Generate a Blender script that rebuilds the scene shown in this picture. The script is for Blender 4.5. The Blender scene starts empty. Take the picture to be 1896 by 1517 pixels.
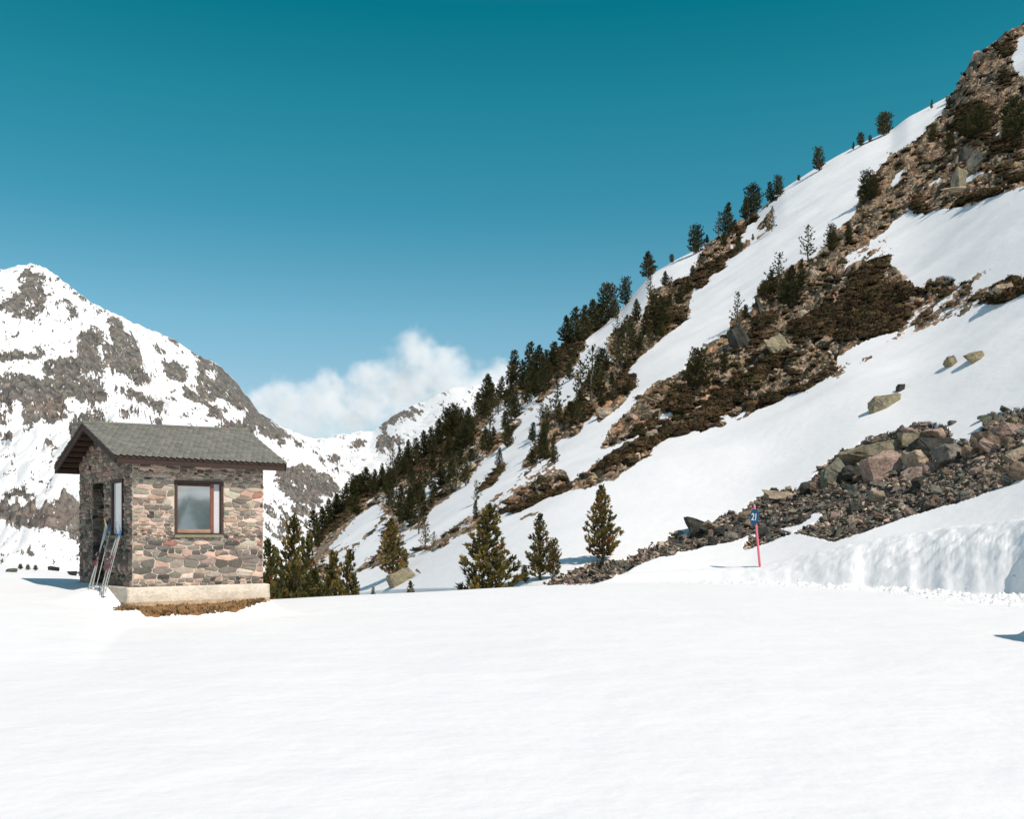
import bpy, math, random
import numpy as np
from mathutils import Vector, Matrix
R = math.radians
sc = bpy.context.scene
col = sc.collection
rng = np.random.default_rng(7)
random.seed(7)
F = 1860.0; H0 = 1000.0; CX = 948.0          # focal length and horizon, in photo pixels
def uof(px): return (np.asarray(px, float) - CX) / F
def sof(py): return (H0 - np.asarray(py, float)) / F

# ------------------------------------------------------------------ camera, light, sky
cam_d = bpy.data.cameras.new('camera'); cam = bpy.data.objects.new('camera', cam_d); col.objects.link(cam)
cam.location = (0, 0, 0); cam.rotation_euler = (R(90), 0, 0)
cam_d.sensor_width = 36; cam_d.lens = 36 * F / 1896; cam_d.shift_y = (H0 - 758.5) / 1896
cam_d.clip_start = .1; cam_d.clip_end = 30000
sc.camera = cam
SUN_AZ, SUN_EL = 136.0, 50.0
SUN = Vector((math.sin(R(SUN_AZ)) * math.cos(R(SUN_EL)), math.cos(R(SUN_AZ)) * math.cos(R(SUN_EL)), math.sin(R(SUN_EL))))
sd = bpy.data.lights.new('sun', 'SUN'); sd.energy = 4.22; sd.angle = R(.53); sd.color = (1, .90, .81)
so = bpy.data.objects.new('sun', sd); col.objects.link(so); so.rotation_euler = SUN.to_track_quat('Z', 'Y').to_euler()
w = bpy.data.worlds.new('World'); sc.world = w; w.use_nodes = True
nt = w.node_tree; nt.nodes.clear()
def N(nt, t, **k):
    n = nt.nodes.new(t)
    for a, b in k.items():
        if a.startswith('_'): n.inputs[a[1:].replace('_', ' ')].default_value = b
        else: setattr(n, a, b)
    return n
sky = N(nt, 'ShaderNodeTexSky', sky_type='NISHITA', sun_disc=False, sun_elevation=R(SUN_EL), sun_rotation=R(SUN_AZ), altitude=2300, air_density=1.0, dust_density=.3, ozone_density=1.6)
tc = N(nt, 'ShaderNodeTexCoord'); sp = N(nt, 'ShaderNodeSeparateXYZ')
ramp = N(nt, 'ShaderNodeValToRGB')
cr = ramp.color_ramp
SKYTINT = [(0.0, (.95, .87, .72)), (.133, (.80, .84, .71)), (.21, (.63, .945, .785)), (.307, (.255, .89, .735)), (.395, (.108, .90, .685)), (.47, (.014, .811, .602)), (.62, (.6, .85, .72))]
while len(cr.elements) < len(SKYTINT): cr.elements.new(.5)
for e, (p, c) in zip(cr.elements, SKYTINT): e.position = p; e.color = (*c, 1)
mul = N(nt, 'ShaderNodeMix', data_type='RGBA', blend_type='MULTIPLY'); mul.inputs[0].default_value = 1
bg = N(nt, 'ShaderNodeBackground'); bg.inputs[1].default_value = .15
wo = N(nt, 'ShaderNodeOutputWorld')
L = nt.links.new
L(tc.outputs['Generated'], sp.inputs[0]); L(sp.outputs['Z'], ramp.inputs[0])
L(sky.outputs[0], mul.inputs[6]); L(ramp.outputs[0], mul.inputs[7]); L(mul.outputs[2], bg.inputs[0]); L(bg.outputs[0], wo.inputs[0])
sc.view_settings.view_transform = 'Standard'; sc.view_settings.look = 'None'
sc.view_settings.exposure = 0.0; sc.view_settings.gamma = 1
sc.cycles.max_bounces = 6; sc.cycles.diffuse_bounces = 3; sc.cycles.volume_bounces = 4; sc.cycles.transparent_max_bounces = 8
sc.cycles.use_denoising = True

# ------------------------------------------------------------------ object helpers
def tag(o, label=None, cat=None, group=None, kind=None):
    if label: o['label'] = label
    if cat: o['category'] = cat
    if group: o['group'] = group
    if kind: o['kind'] = kind
    return o
def empty(name, loc=(0, 0, 0), rz=0.0):
    o = bpy.data.objects.new(name, None); o.empty_display_size = .3
    o.location = loc; o.rotation_euler = (0, 0, rz); col.objects.link(o); return o
def link(name, me, mat=None, parent=None, loc=None):
    if mat and not me.materials: me.materials.append(mat)
    o = bpy.data.objects.new(name, me); col.objects.link(o)
    if parent: o.parent = parent
    if loc is not None: o.location = loc
    return o
def np_mesh(name, V, Fc, attrs=None, smooth=False):
    """V (n,3); Fc (m,k) one face size; attrs {name: (n,) or (n,3)}"""
    V = np.ascontiguousarray(V, np.float32); Fc = np.ascontiguousarray(Fc, np.int32)
    me = bpy.data.meshes.new(name); m, k = Fc.shape
    me.vertices.add(len(V)); me.vertices.foreach_set('co', V.ravel())
    me.loops.add(m * k); me.loops.foreach_set('vertex_index', Fc.ravel())
    me.polygons.add(m); me.polygons.foreach_set('loop_start', np.arange(m, dtype=np.int32) * k)
    me.polygons.foreach_set('loop_total', np.full(m, k, np.int32))
    me.polygons.foreach_set('use_smooth', np.full(m, smooth))
    for an, a in (attrs or {}).items():
        a = np.asarray(a, np.float32)
        if a.ndim == 1:
            at = me.attributes.new(an, 'FLOAT', 'POINT'); at.data.foreach_set('value', a)
        else:
            at = me.attributes.new(an, 'FLOAT_COLOR', 'POINT')
            at.data.foreach_set('color', np.concatenate([a, np.ones((len(a), 1), np.float32)], 1).ravel())
    me.update(calc_edges=True); me.validate(); return me
class MB:
    """collects polygons of any size (with an optional colour each) and links them as one mesh"""
    def __init__(s): s.v = []; s.f = []; s.c = []
    def add(s, vs, fs, c=(1, 1, 1)):
        b = len(s.v); s.v += [tuple(p) for p in vs]; s.f += [tuple(i + b for i in f) for f in fs]; s.c += [c] * len(vs)
    def box(s, x0, x1, y0, y1, z0, z1, c=(1, 1, 1), M=None):
        vs = [Vector((x, y, z)) for z in (z0, z1) for y in (y0, y1) for x in (x0, x1)]
        if M: vs = [M @ p for p in vs]
        s.add(vs, [(0, 2, 3, 1), (4, 5, 7, 6), (0, 1, 5, 4), (2, 6, 7, 3), (0, 4, 6, 2), (1, 3, 7, 5)], c)
    def tube(s, pts, rad, n=6, c=(1, 1, 1), cap=True):
        rings = []
        pts = [Vector(p) for p in pts]
        for i, p in enumerate(pts):
            d = (pts[min(i + 1, len(pts) - 1)] - pts[max(i - 1, 0)]).normalized()
            a = d.cross(Vector((0, 0, 1)) if abs(d.z) < .9 else Vector((1, 0, 0))).normalized(); b = d.cross(a)
            r = rad[i] if isinstance(rad, (list, tuple)) else rad
            rings.append([p + (a * math.cos(6.28318 * k / n) + b * math.sin(6.28318 * k / n)) * r for k in range(n)])
        vs = [q for r_ in rings for q in r_]
        fs = [(i * n + k, i * n + (k + 1) % n, (i + 1) * n + (k + 1) % n, (i + 1) * n + k) for i in range(len(pts) - 1) for k in range(n)]
        if cap: fs += [tuple(range(n))[::-1], tuple((len(pts) - 1) * n + k for k in range(n))]
        s.add(vs, fs, c)
    def mesh(s, name, smooth=False):
        me = bpy.data.meshes.new(name); me.from_pydata(s.v, [], s.f)
        at = me.attributes.new('col', 'FLOAT_COLOR', 'POINT')
        at.data.foreach_set('color', np.array([(*c, 1) for c in s.c], np.float32).ravel())
        if smooth:
            me.polygons.foreach_set('use_smooth', [True] * len(me.polygons))
        me.update(); return me
    def build(s, name, mat, parent=None, smooth=False, loc=None):
        return link(name, s.mesh(name, smooth), mat, parent, loc)

# ------------------------------------------------------------------ noise (numpy gradient noise)
def _h(ix, iy, iz, seed):
    h = (ix * 374761393 + iy * 668265263 + iz * 2147483647 + seed * 1274126177) & 0xffffffff
    h = ((h ^ (h >> 13)) * 1274126177) & 0xffffffff
    return (h ^ (h >> 16)) & 0xffff
_G = np.random.default_rng(1).normal(size=(65536, 3)); _G = (_G / np.linalg.norm(_G, axis=1)[:, None]).astype(np.float32)
def noise(x, y, z=0.0, seed=0):
    x, y, z = np.broadcast_arrays(np.asarray(x, np.float64), np.asarray(y, np.float64), np.asarray(z, np.float64))
    xi, yi, zi = (np.floor(a).astype(np.int64) for a in (x, y, z))
    fx, fy, fz = (x - xi).astype(np.float32), (y - yi).astype(np.float32), (z - zi).astype(np.float32)
    q = lambda t: t * t * t * (t * (t * 6 - 15) + 10)
    wx, wy, wz = q(fx), q(fy), q(fz)
    out = 0
    for dx in (0, 1):
        for dy in (0, 1):
            for dz in (0, 1):
                g = _G[_h(xi + dx, yi + dy, zi + dz, seed)]
                d = g[..., 0] * (fx - dx) + g[..., 1] * (fy - dy) + g[..., 2] * (fz - dz)
                out = out + d * (wx if dx else 1 - wx) * (wy if dy else 1 - wy) * (wz if dz else 1 - wz)
    return out * 1.6
def fbm(x, y, z=0.0, o=4, seed=0, gain=.5):
    s = 0; a = 1.0; f = 1.0
    for i in range(o):
        s = s + a * noise(np.asarray(x) * f, np.asarray(y) * f, np.asarray(z) * f, seed + i * 17); a *= gain; f *= 2.03
    return s
def billow(x, y, z=0.0, o=4, seed=0):
    s = 0; a = 1.0; f = 1.0
    for i in range(o):
        s = s + a * np.abs(noise(np.asarray(x) * f, np.asarray(y) * f, np.asarray(z) * f, seed + i * 17)); a *= .55; f *= 2.1
    return s
def on(mask, f, *arrs):
    out = np.zeros(mask.shape, np.float32); out[mask] = f(*[np.broadcast_to(q, mask.shape)[mask] for q in arrs]); return out
def smooth(t): t = np.clip(t, 0, 1); return t * t * (3 - 2 * t)

# ------------------------------------------------------------------ patch outlines -> raster of the slope's ground cover
def Z(x0, y0, s, pts): return [(x0 + a / s, y0 + b / s) for a, b in pts]
RW, RH = 960, 780
def raster(polys, x0=-20, y0=-20, sc_=.5, blur=1):
    A = np.zeros((RH, RW), np.float32)
    for val, pts in polys:
        P = np.array([((a - x0) * sc_, (b - y0) * sc_) for a, b in pts])
        lo = np.maximum(np.floor(P.min(0)).astype(int), 0); hi = np.minimum(np.ceil(P.max(0)).astype(int) + 1, [RW, RH])
        if (hi <= lo).any(): continue
        gx, gy = np.meshgrid(np.arange(lo[0], hi[0]) + .5, np.arange(lo[1], hi[1]) + .5)
        ins = np.zeros(gx.shape, bool)
        for i in range(len(P)):
            (ax, ay), (bx, by) = P[i - 1], P[i]
            if ay == by: continue
            c = (ay > gy) != (by > gy)
            ins ^= c & (gx < (bx - ax) * (gy - ay) / (by - ay) + ax)
        A[lo[1]:hi[1], lo[0]:hi[0]][ins] = val
    for _ in range(blur):
        B = np.pad(A, 1, mode='edge'); A = (B[1:-1, :-2] + B[1:-1, 1:-1] + B[1:-1, 2:]) / 3
        B = np.pad(A, 1, mode='edge'); A = (B[:-2, 1:-1] + B[1:-1, 1:-1] + B[2:, 1:-1]) / 3
    return A
def samp(A, px, py, x0=-20, y0=-20, sc_=.5):
    X = np.clip((px - x0) * sc_ - .5, 0, RW - 1.001); Y = np.clip((py - y0) * sc_ - .5, 0, RH - 1.001)
    xi = X.astype(int); yi = Y.astype(int); fx = X - xi; fy = Y - yi
    return (A[yi, xi] * (1 - fx) + A[yi, xi + 1] * fx) * (1 - fy) + (A[yi + 1, xi] * (1 - fx) + A[yi + 1, xi + 1] * fx) * fy
# ------------------------------------------------------------------ outlines traced over the slope (bare ground = 1, broken = .5, snow = 0)
z5 = (800, 500, 4.213); z6 = (800, 800, 4.213); z7 = (1150, 300, 4.74); z8 = (1150, 560, 4.74)
y1 = (1500, 0, 4.74); y2 = (1450, 300, 4.213); y3 = (1450, 600, 4.213); y4 = (1150, 850, 4.74)
q1 = (560, 680, 6.32); q2 = (560, 860, 6.32)
HILL = [
 # forest floor on the lower spur
 (.62, [(470, 1125), (560, 985), (640, 900), (700, 860), (760, 820), (860, 740), (950, 690), (1030, 640), (1075, 700), (1000, 740), (960, 790), (905, 860), (860, 905), (800, 945), (762, 1005), (700, 1060), (560, 1125)]),
 (1, [(560, 1000), (640, 905), (700, 865), (760, 830), (820, 780), (870, 800), (850, 850), (770, 900), (700, 905), (640, 960), (590, 1010)]),
 (0, Z(*q2, [(300, 1000), (560, 740), (860, 470), (940, 560), (860, 700), (800, 800), (700, 820), (960, 680), (980, 700), (880, 980), (640, 1200), (450, 1340), (420, 1200), (560, 1100), (620, 930), (480, 870)])),
 (.42, Z(*q2, [(300, 1000), (560, 780), (700, 830), (820, 720), (960, 680), (900, 960), (640, 1230), (420, 1300), (300, 1200)])),
 (0, Z(*q2, [(600, 760), (850, 490), (890, 600), (820, 740), (700, 810), (640, 900), (560, 830)])),
 (0, Z(*q2, [(600, 1060), (760, 880), (930, 700), (900, 980), (660, 1180)])),
 (0, Z(*q2, [(450, 1340), (700, 1250), (880, 1200), (990, 1290), (940, 1350), (700, 1440), (560, 1400)])),
 (0, Z(*q2, [(1450, 300), (1620, 120), (1720, 0), (1720, 100), (1620, 230), (1560, 340), (1480, 440), (1340, 650), (1290, 660), (1400, 480)])),
 (0, Z(*q2, [(970, 390), (1110, 260), (1150, 330), (1050, 440), (980, 450)])),
 # big snow slope between the forest and the lower brush band
 (0, Z(*z6, [(0, 700), (0, 660), (180, 480), (360, 300), (490, 180), (620, 0), (700, -60), (740, -10), (700, 130), (620, 220), (560, 290), (500, 340), (620, 300), (640, 360), (560, 430), (470, 510), (300, 640), (120, 740), (0, 830), (-120, 880), (-180, 830)])),
 (0, Z(*q2, [(1210, 830), (1500, 650), (1896, 290), (1896, 640), (1600, 850), (1350, 990), (1240, 1000)])),
 (0, Z(*z5, [(520, 1400), (600, 1300), (690, 1220), (740, 1130), (800, 1080), (890, 990), (900, 1100), (850, 1180), (830, 1290), (740, 1400), (640, 1530), (600, 1600), (400, 1600), (410, 1480), (480, 1440)])),
 (1, Z(*z6, [(440, 390), (480, 330), (560, 240), (590, 240), (540, 310), (490, 400), (380, 470), (350, 490)])),
 # ridge brush along the skyline and its lower edge
 (1, Z(*z5, [(370, 960), (560, 820), (740, 700), (960, 560), (1090, 400), (1280, 240), (1480, 150), (1560, 110), (1550, 160), (1500, 280), (1400, 350), (1340, 440), (1200, 540), (1200, 620), (1150, 640), (1140, 720), (1080, 780), (1000, 880), (890, 960), (890, 990), (800, 1080), (740, 1130), (690, 1220), (600, 1300), (520, 1400), (400, 1440), (300, 1300)])),
 (.45, Z(*z5, [(420, 1120), (600, 960), (840, 930), (820, 1060), (700, 1180), (560, 1280), (360, 1260)])),
 (0, Z(*z5, [(540, 1050), (640, 990), (560, 1130), (600, 1180), (780, 960), (830, 1000), (700, 1100), (590, 1180), (460, 1310), (440, 1290)])),
 (0, Z(*z5, [(960, 910), (1060, 800), (1140, 720), (1200, 640), (1240, 700), (1120, 780), (1110, 880), (1140, 950), (1100, 1030), (1060, 1060), (1020, 940)])),
 # brush below the upper gully
 (1, Z(*z5, [(1690, 170), (1830, 105), (1960, 60), (1960, 420), (1800, 520), (1700, 620), (1600, 690), (1540, 780), (1500, 840), (1420, 930), (1380, 990), (1440, 990), (1560, 930), (1520, 1010), (1400, 1110), (1290, 1210), (1290, 1120), (1180, 1200), (1150, 1290), (1000, 1320), (930, 1380), (980, 1540), (800, 1600), (690, 1560), (740, 1450), (830, 1330), (850, 1150), (900, 1100), (1000, 1090), (1100, 1030), (1140, 940), (1200, 860), (1320, 780), (1400, 690), (1370, 620), (1390, 500), (1480, 440), (1560, 360), (1620, 420), (1680, 330)])),
 (1, Z(*z5, [(1440, 900), (1540, 815), (1600, 820), (1570, 930), (1480, 1010), (1400, 1010)])),
 (1, Z(*z7, [(750, 700), (870, 640), (1000, 530), (1040, 500), (1180, 430), (1270, 350), (1440, 250), (1440, 268), (1340, 340), (1270, 390), (1180, 450), (1210, 490), (1190, 540), (1160, 530), (1110, 560), (1060, 640), (1060, 720), (1140, 712), (1030, 800), (900, 890), (915, 935), (850, 970), (770, 1000), (765, 1070), (710, 1110), (650, 1100), (600, 1230), (590, 1360), (540, 1430), (450, 1480), (380, 1530), (120, 1600), (160, 1430), (230, 1250), (240, 1170), (340, 1130), (430, 1070), (610, 1000), (650, 920), (680, 830), (740, 760)])),
 (0, Z(*z7, [(760, 740), (860, 650), (830, 700)])), (0, Z(*z7, [(960, 710), (990, 720), (985, 770), (950, 750)])),
 (1, Z(*z7, [(1195, 600), (1240, 510), (1330, 390), (1345, 410), (1300, 560), (1340, 585), (1200, 670), (1190, 660), (1290, 590), (1250, 590)])),
 (1, Z(*z7, [(1060, 730), (1110, 680), (1140, 690), (1090, 730)])), (1, Z(*z7, [(455, 920), (480, 890), (515, 870), (480, 910)])),
 (1, Z(*z7, [(10, 1300), (90, 1090), (220, 1030), (100, 1110), (40, 1250)])),
 # the long central band, from the crags top right down to the pines
 (1, Z(*z8, [(-130, 1180), (0, 1010), (120, 900), (230, 760), (300, 700), (380, 680), (550, 590), (560, 540), (700, 430), (800, 340), (920, 290), (960, 230), (940, 160), (1060, 130), (1150, 100), (1180, 0), (1896, -200), (1896, 630), (1700, 745), (1590, 770), (1500, 800), (1390, 840), (1370, 890), (1180, 950), (1080, 1010), (970, 1075), (930, 1060), (900, 1100), (840, 1100), (800, 1050), (760, 1120), (690, 1145), (620, 1120), (540, 1180), (500, 1160), (330, 1240), (280, 1230), (250, 1310), (190, 1380), (0, 1500), (-60, 1560), (-140, 1580), (-300, 1500)])),
 (1, Z(*z7, [(950, 1517), (970, 1400), (1060, 1340), (1140, 1340), (1170, 1210), (1200, 1100), (1290, 1040), (1560, 900), (1640, 850), (1790, 790), (1800, 700), (1896, 640), (1960, 640), (1960, 1700), (950, 1700)])),
 (1, Z(*y2, [(0, 850), (120, 780), (240, 740), (340, 640), (350, 560), (440, 520), (550, 430), (590, 330), (600, 290), (570, 230), (700, 130), (720, 80), (800, 0), (830, -60), (1960, -60), (1960, 150), (1720, 240), (1600, 280), (1440, 345), (1300, 360), (1200, 375), (1060, 400), (1000, 350), (960, 400), (850, 470), (800, 540), (700, 590), (640, 640), (560, 700), (480, 750), (400, 800), (480, 850), (560, 820), (640, 780), (720, 750), (840, 740), (830, 800), (900, 840), (940, 900), (950, 950), (1020, 970), (1035, 1030), (1080, 1000), (1130, 920), (1230, 890), (1340, 900), (1330, 970), (1240, 1050), (1150, 1100), (1080, 1180), (940, 1280), (930, 1310), (720, 1370), (600, 1420), (470, 1490), (300, 1560), (0, 1560)])),
 (.55, Z(*y2, [(1050, 1130), (1180, 1080), (1340, 970), (1500, 870), (1530, 900), (1450, 990), (1560, 990), (1640, 930), (1750, 900), (1877, 880), (1960, 880), (1960, 1010), (1877, 1030), (1750, 1080), (1640, 1120), (1570, 1110), (1400, 1190), (1200, 1260), (1060, 1300), (930, 1330), (900, 1250)])),
 (1, Z(*y2, [(1600, 1070), (1680, 950), (1780, 900), (1900, 900), (1960, 900), (1960, 1000), (1877, 1025), (1720, 1100), (1640, 1110)])),
 (.4, Z(*y2, [(480, 780), (640, 650), (740, 570), (880, 660), (760, 740), (640, 780), (560, 820)])),
 (.5, Z(*y2, [(1420, 900), (1560, 850), (1660, 810), (1650, 840), (1500, 930)])),
 (1, Z(*y1, [(540, 1560), (600, 1480), (640, 1440), (720, 1350), (880, 1260), (1000, 1170), (1060, 1090), (1160, 1000), (1210, 880), (1250, 830), (1310, 700), (1360, 620), (1420, 500), (1560, 410), (1700, 300), (1900, 170), (1960, 150), (1960, 290), (1877, 290), (1790, 360), (1830, 390), (1760, 520), (1790, 600), (1850, 680), (1960, 680), (1960, 1600), (540, 1600)])),
 (.4, Z(*y3, [(150, 520), (300, 430), (420, 330), (480, 290), (600, 250), (700, 250), (640, 320), (480, 380), (300, 480), (140, 580)])),
 (.5, Z(*y3, [(700, 190), (860, 90), (1000, 20), (1300, -20), (1200, 0), (900, 130)])),
 (0, Z(*y2, [(865, 120), (930, 50), (960, 70), (900, 160), (850, 190), (800, 215), (830, 180)])),
 (0, Z(*y2, [(1110, 190), (1240, 110), (1240, 150), (1140, 200)])), (0, Z(*y2, [(1350, 210), (1400, 130), (1640, 40), (1560, 90), (1440, 170)])),
 (0, Z(*y1, [(1600, 1220), (1700, 1100), (1760, 1000), (1760, 1050), (1680, 1170)])), (0, Z(*y1, [(1330, 1390), (1400, 1350), (1400, 1370), (1340, 1410)])),
 (0, Z(*z8, [(320, 1030), (350, 1000), (480, 925), (440, 1000), (370, 1040)])), (0, Z(*z8, [(840, 1090), (900, 1020), (800, 1050), (900, 990), (1000, 1010), (1100, 940), (1150, 930), (1060, 1000), (960, 1060), (900, 1050)])),
 # strip of snow between the band and the brush under it
 (0, Z(*z6, [(560, 560), (700, 440), (900, 290), (1150, 270), (1210, 170), (1400, 110), (1560, 50), (1690, -20), (1640, 40), (1480, 170), (1340, 200), (1200, 300), (1100, 390), (1060, 380), (1150, 290), (1000, 330), (860, 370), (700, 480)])),
 (.5, Z(*z6, [(-40, 960), (0, 870), (60, 800), (180, 710), (330, 620), (470, 510), (590, 440), (640, 380), (660, 320), (780, 230), (880, 180), (980, 220), (1040, 330), (940, 360), (800, 420), (700, 500), (560, 590), (500, 660), (350, 760), (180, 830), (130, 860), (0, 940), (-200, 1000), (-180, 960)])),
 (1, Z(*z6, [(560, 600), (700, 470), (860, 380), (1040, 300), (1080, 400), (1200, 330), (1340, 240), (1500, 170), (1640, 60), (1740, 70), (1690, 190), (1500, 290), (1330, 390), (1240, 430), (1100, 450), (1010, 490), (920, 510), (860, 530), (740, 590), (700, 620), (540, 640)])),
 (.62, Z(*z6, [(60, 830), (260, 690), (420, 620), (440, 690), (360, 760), (180, 830), (-60, 930)])),
 (1, Z(*z6, [(650, 690), (720, 650), (860, 615), (780, 650), (700, 680)])),
 (1, Z(*q2, [(1290, 1040), (1400, 940), (1440, 930), (1470, 990), (1340, 1030)])), (1, Z(*q2, [(1470, 1010), (1500, 960), (1700, 890), (1720, 920), (1640, 980)])),
]
HS = Z(*y2, [])
SCREE = [
 (1, Z(*y3, [(-200, 1560), (-100, 1300), (60, 1300), (210, 1240), (300, 1120), (400, 1040), (490, 1000), (560, 960), (600, 920), (760, 860), (900, 830), (1100, 760), (1240, 790), (1290, 830), (1330, 870), (1240, 915), (1180, 975), (1040, 1030), (920, 1110), (1040, 1100), (1270, 1030), (1280, 920), (1420, 900), (1520, 850), (1560, 800), (1590, 790), (1650, 740), (1560, 750), (1600, 700), (1700, 700), (1780, 665), (1960, 640), (1960, 1150), (1877, 1190), (1780, 1250), (1600, 1310), (1380, 1390), (1170, 1440), (930, 1517), (700, 1600), (400, 1700)])),
 (1, Z(*y4, [(-40, 880), (0, 890), (120, 830), (240, 770), (340, 770), (440, 660), (500, 650), (560, 680), (700, 600), (810, 560), (900, 500), (990, 440), (1010, 490), (1100, 430), (1160, 370), (1240, 330), (1300, 300), (1500, 265), (1600, 240), (1660, 210), (1700, 130), (1960, -100), (1960, 560), (1700, 660), (1500, 650), (1300, 730), (1070, 805), (1080, 720), (1300, 600), (1070, 690), (850, 775), (640, 790), (450, 830), (200, 880), (90, 970), (0, 1010), (-60, 1030)])),
 (1, Z(*z6, [(850, 1195), (950, 1140), (1050, 1100), (1180, 1040), (1300, 1010), (1480, 1000), (1600, 970), (1700, 900), (1800, 850), (1900, 800), (1900, 960), (1780, 970), (1700, 1000), (1560, 1060), (1400, 1140), (1240, 1195), (1040, 1200)])),
 (0, Z(*y4, [(640, 790), (760, 760), (900, 740), (1070, 700), (1200, 640), (1080, 720), (850, 790), (760, 820)])),
 (0, Z(*y4, [(1350, 620), (1560, 580), (1700, 490), (1790, 480), (1740, 540), (1600, 610), (1500, 650)])),
 (0, Z(*y3, [(200, 1490), (300, 1470), (260, 1517)])),
 (0, Z(1500, 740, 4.788, [(800, 590), (960, 500), (1200, 390), (1215, 490), (1000, 530), (830, 600)])),
 (0, Z(1500, 740, 4.788, [(1210, 370), (1300, 330), (1500, 300), (1470, 350), (1250, 380), (1120, 430)])),
]
MATS = [  # dark low shrubs
 (1, Z(*y2, [(590, 840), (700, 760), (820, 740), (840, 790), (770, 830), (740, 940), (850, 960), (950, 950), (1030, 1040), (900, 1100), (970, 1180), (930, 1300), (720, 1360), (500, 1390), (420, 1320), (300, 1350), (100, 1360), (60, 1290), (150, 1230), (290, 1200), (430, 1120), (500, 1000), (560, 930)])),
 (1, Z(*y2, [(1000, 350), (1060, 250), (1120, 380), (1060, 400)])), (1, Z(*y2, [(1300, 350), (1440, 250), (1700, 210), (1720, 240), (1500, 310)])), (1, Z(*y2, [(1740, 150), (1800, 80), (1870, 90), (1860, 150)])),
 (1, Z(*y2, [(1600, 1070), (1680, 950), (1780, 900), (1960, 920), (1960, 990), (1720, 1100)])),
 (1, Z(*z8, [(840, 800), (1020, 660), (1150, 600), (1300, 490), (1400, 400), (1530, 380), (1500, 440), (1380, 560), (1200, 690), (1060, 790), (900, 850)])),
 (1, Z(*z8, [(1160, 350), (1180, 200), (1280, 110), (1380, 120), (1360, 180), (1270, 330), (1200, 370)])), (1, Z(*z8, [(1480, 180), (1600, 140), (1700, 80), (1896, 0), (1896, 270), (1700, 280), (1560, 300)])),
 (1, Z(*z8, [(380, 920), (450, 760), (560, 720), (640, 850), (560, 960), (400, 980)])), (1, Z(*z8, [(640, 990), (760, 880), (1000, 830), (1060, 880), (900, 960), (700, 1040)])),
 (1, Z(*z8, [(1100, 900), (1400, 790), (1700, 700), (1870, 560), (1896, 620), (1700, 740), (1390, 850), (1150, 950)])), (1, Z(*z8, [(0, 1240), (150, 1120), (330, 1010), (300, 1130), (150, 1180), (0, 1250)])),
 (1, Z(*z8, [(30, 1310), (250, 1190), (440, 1080), (780, 1040), (690, 1145), (500, 1170), (330, 1240), (180, 1290), (60, 1380)])),
 (1, Z(*z6, [(500, 640), (740, 560), (900, 470), (1050, 420), (1080, 450), (920, 510), (740, 590), (560, 660)])), (1, Z(*z6, [(1280, 250), (1500, 170), (1640, 60), (1740, 70), (1690, 120), (1480, 230), (1350, 290)])),
 (1, Z(*z7, [(480, 1050), (700, 940), (860, 830), (1000, 770), (1030, 800), (900, 890), (915, 935), (770, 1000), (765, 1070), (710, 1110), (650, 1100), (560, 1150)])), (1, Z(*z7, [(1000, 620), (1160, 470), (1210, 490), (1060, 640)])),
 (1, Z(*z7, [(380, 1170), (300, 1360), (400, 1400), (560, 1390), (590, 1300), (480, 1310)])), (1, Z(*z7, [(200, 1500), (300, 1380), (480, 1400), (420, 1490)])),
 (1, Z(*z5, [(950, 600), (1140, 540), (1200, 620), (1150, 640), (1000, 860), (940, 760)])), (1, Z(*z5, [(1160, 520), (1280, 420), (1480, 260), (1400, 350), (1340, 440), (1200, 540)])),
 (1, Z(*z5, [(1500, 800), (1540, 700), (1700, 560), (1600, 690), (1500, 850), (1420, 930)])), (1, Z(*z5, [(1000, 1200), (1100, 1050), (1250, 1060), (1180, 1200)])), (1, Z(*z5, [(1440, 900), (1540, 815), (1600, 820), (1570, 930), (1480, 1010)])),
 (1, Z(*y1, [(1200, 1120), (1330, 920), (1500, 880), (1620, 1000), (1600, 1150), (1560, 1250), (1380, 1180)])), (1, Z(*y1, [(1560, 1250), (1877, 1180), (1877, 1300), (1650, 1350)])), (1, Z(*y1, [(1620, 700), (1700, 600), (1790, 680), (1700, 740)])),
 (1, Z(*y1, [(1610, 400), (1740, 300), (1800, 400), (1740, 520)])), (.7, [(560, 1000), (640, 905), (760, 830), (870, 770), (850, 850), (700, 905), (590, 1010)]),
 (1, Z(*z6, [(440, 390), (480, 330), (560, 240), (590, 240), (490, 400), (350, 490)])),
]
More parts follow.
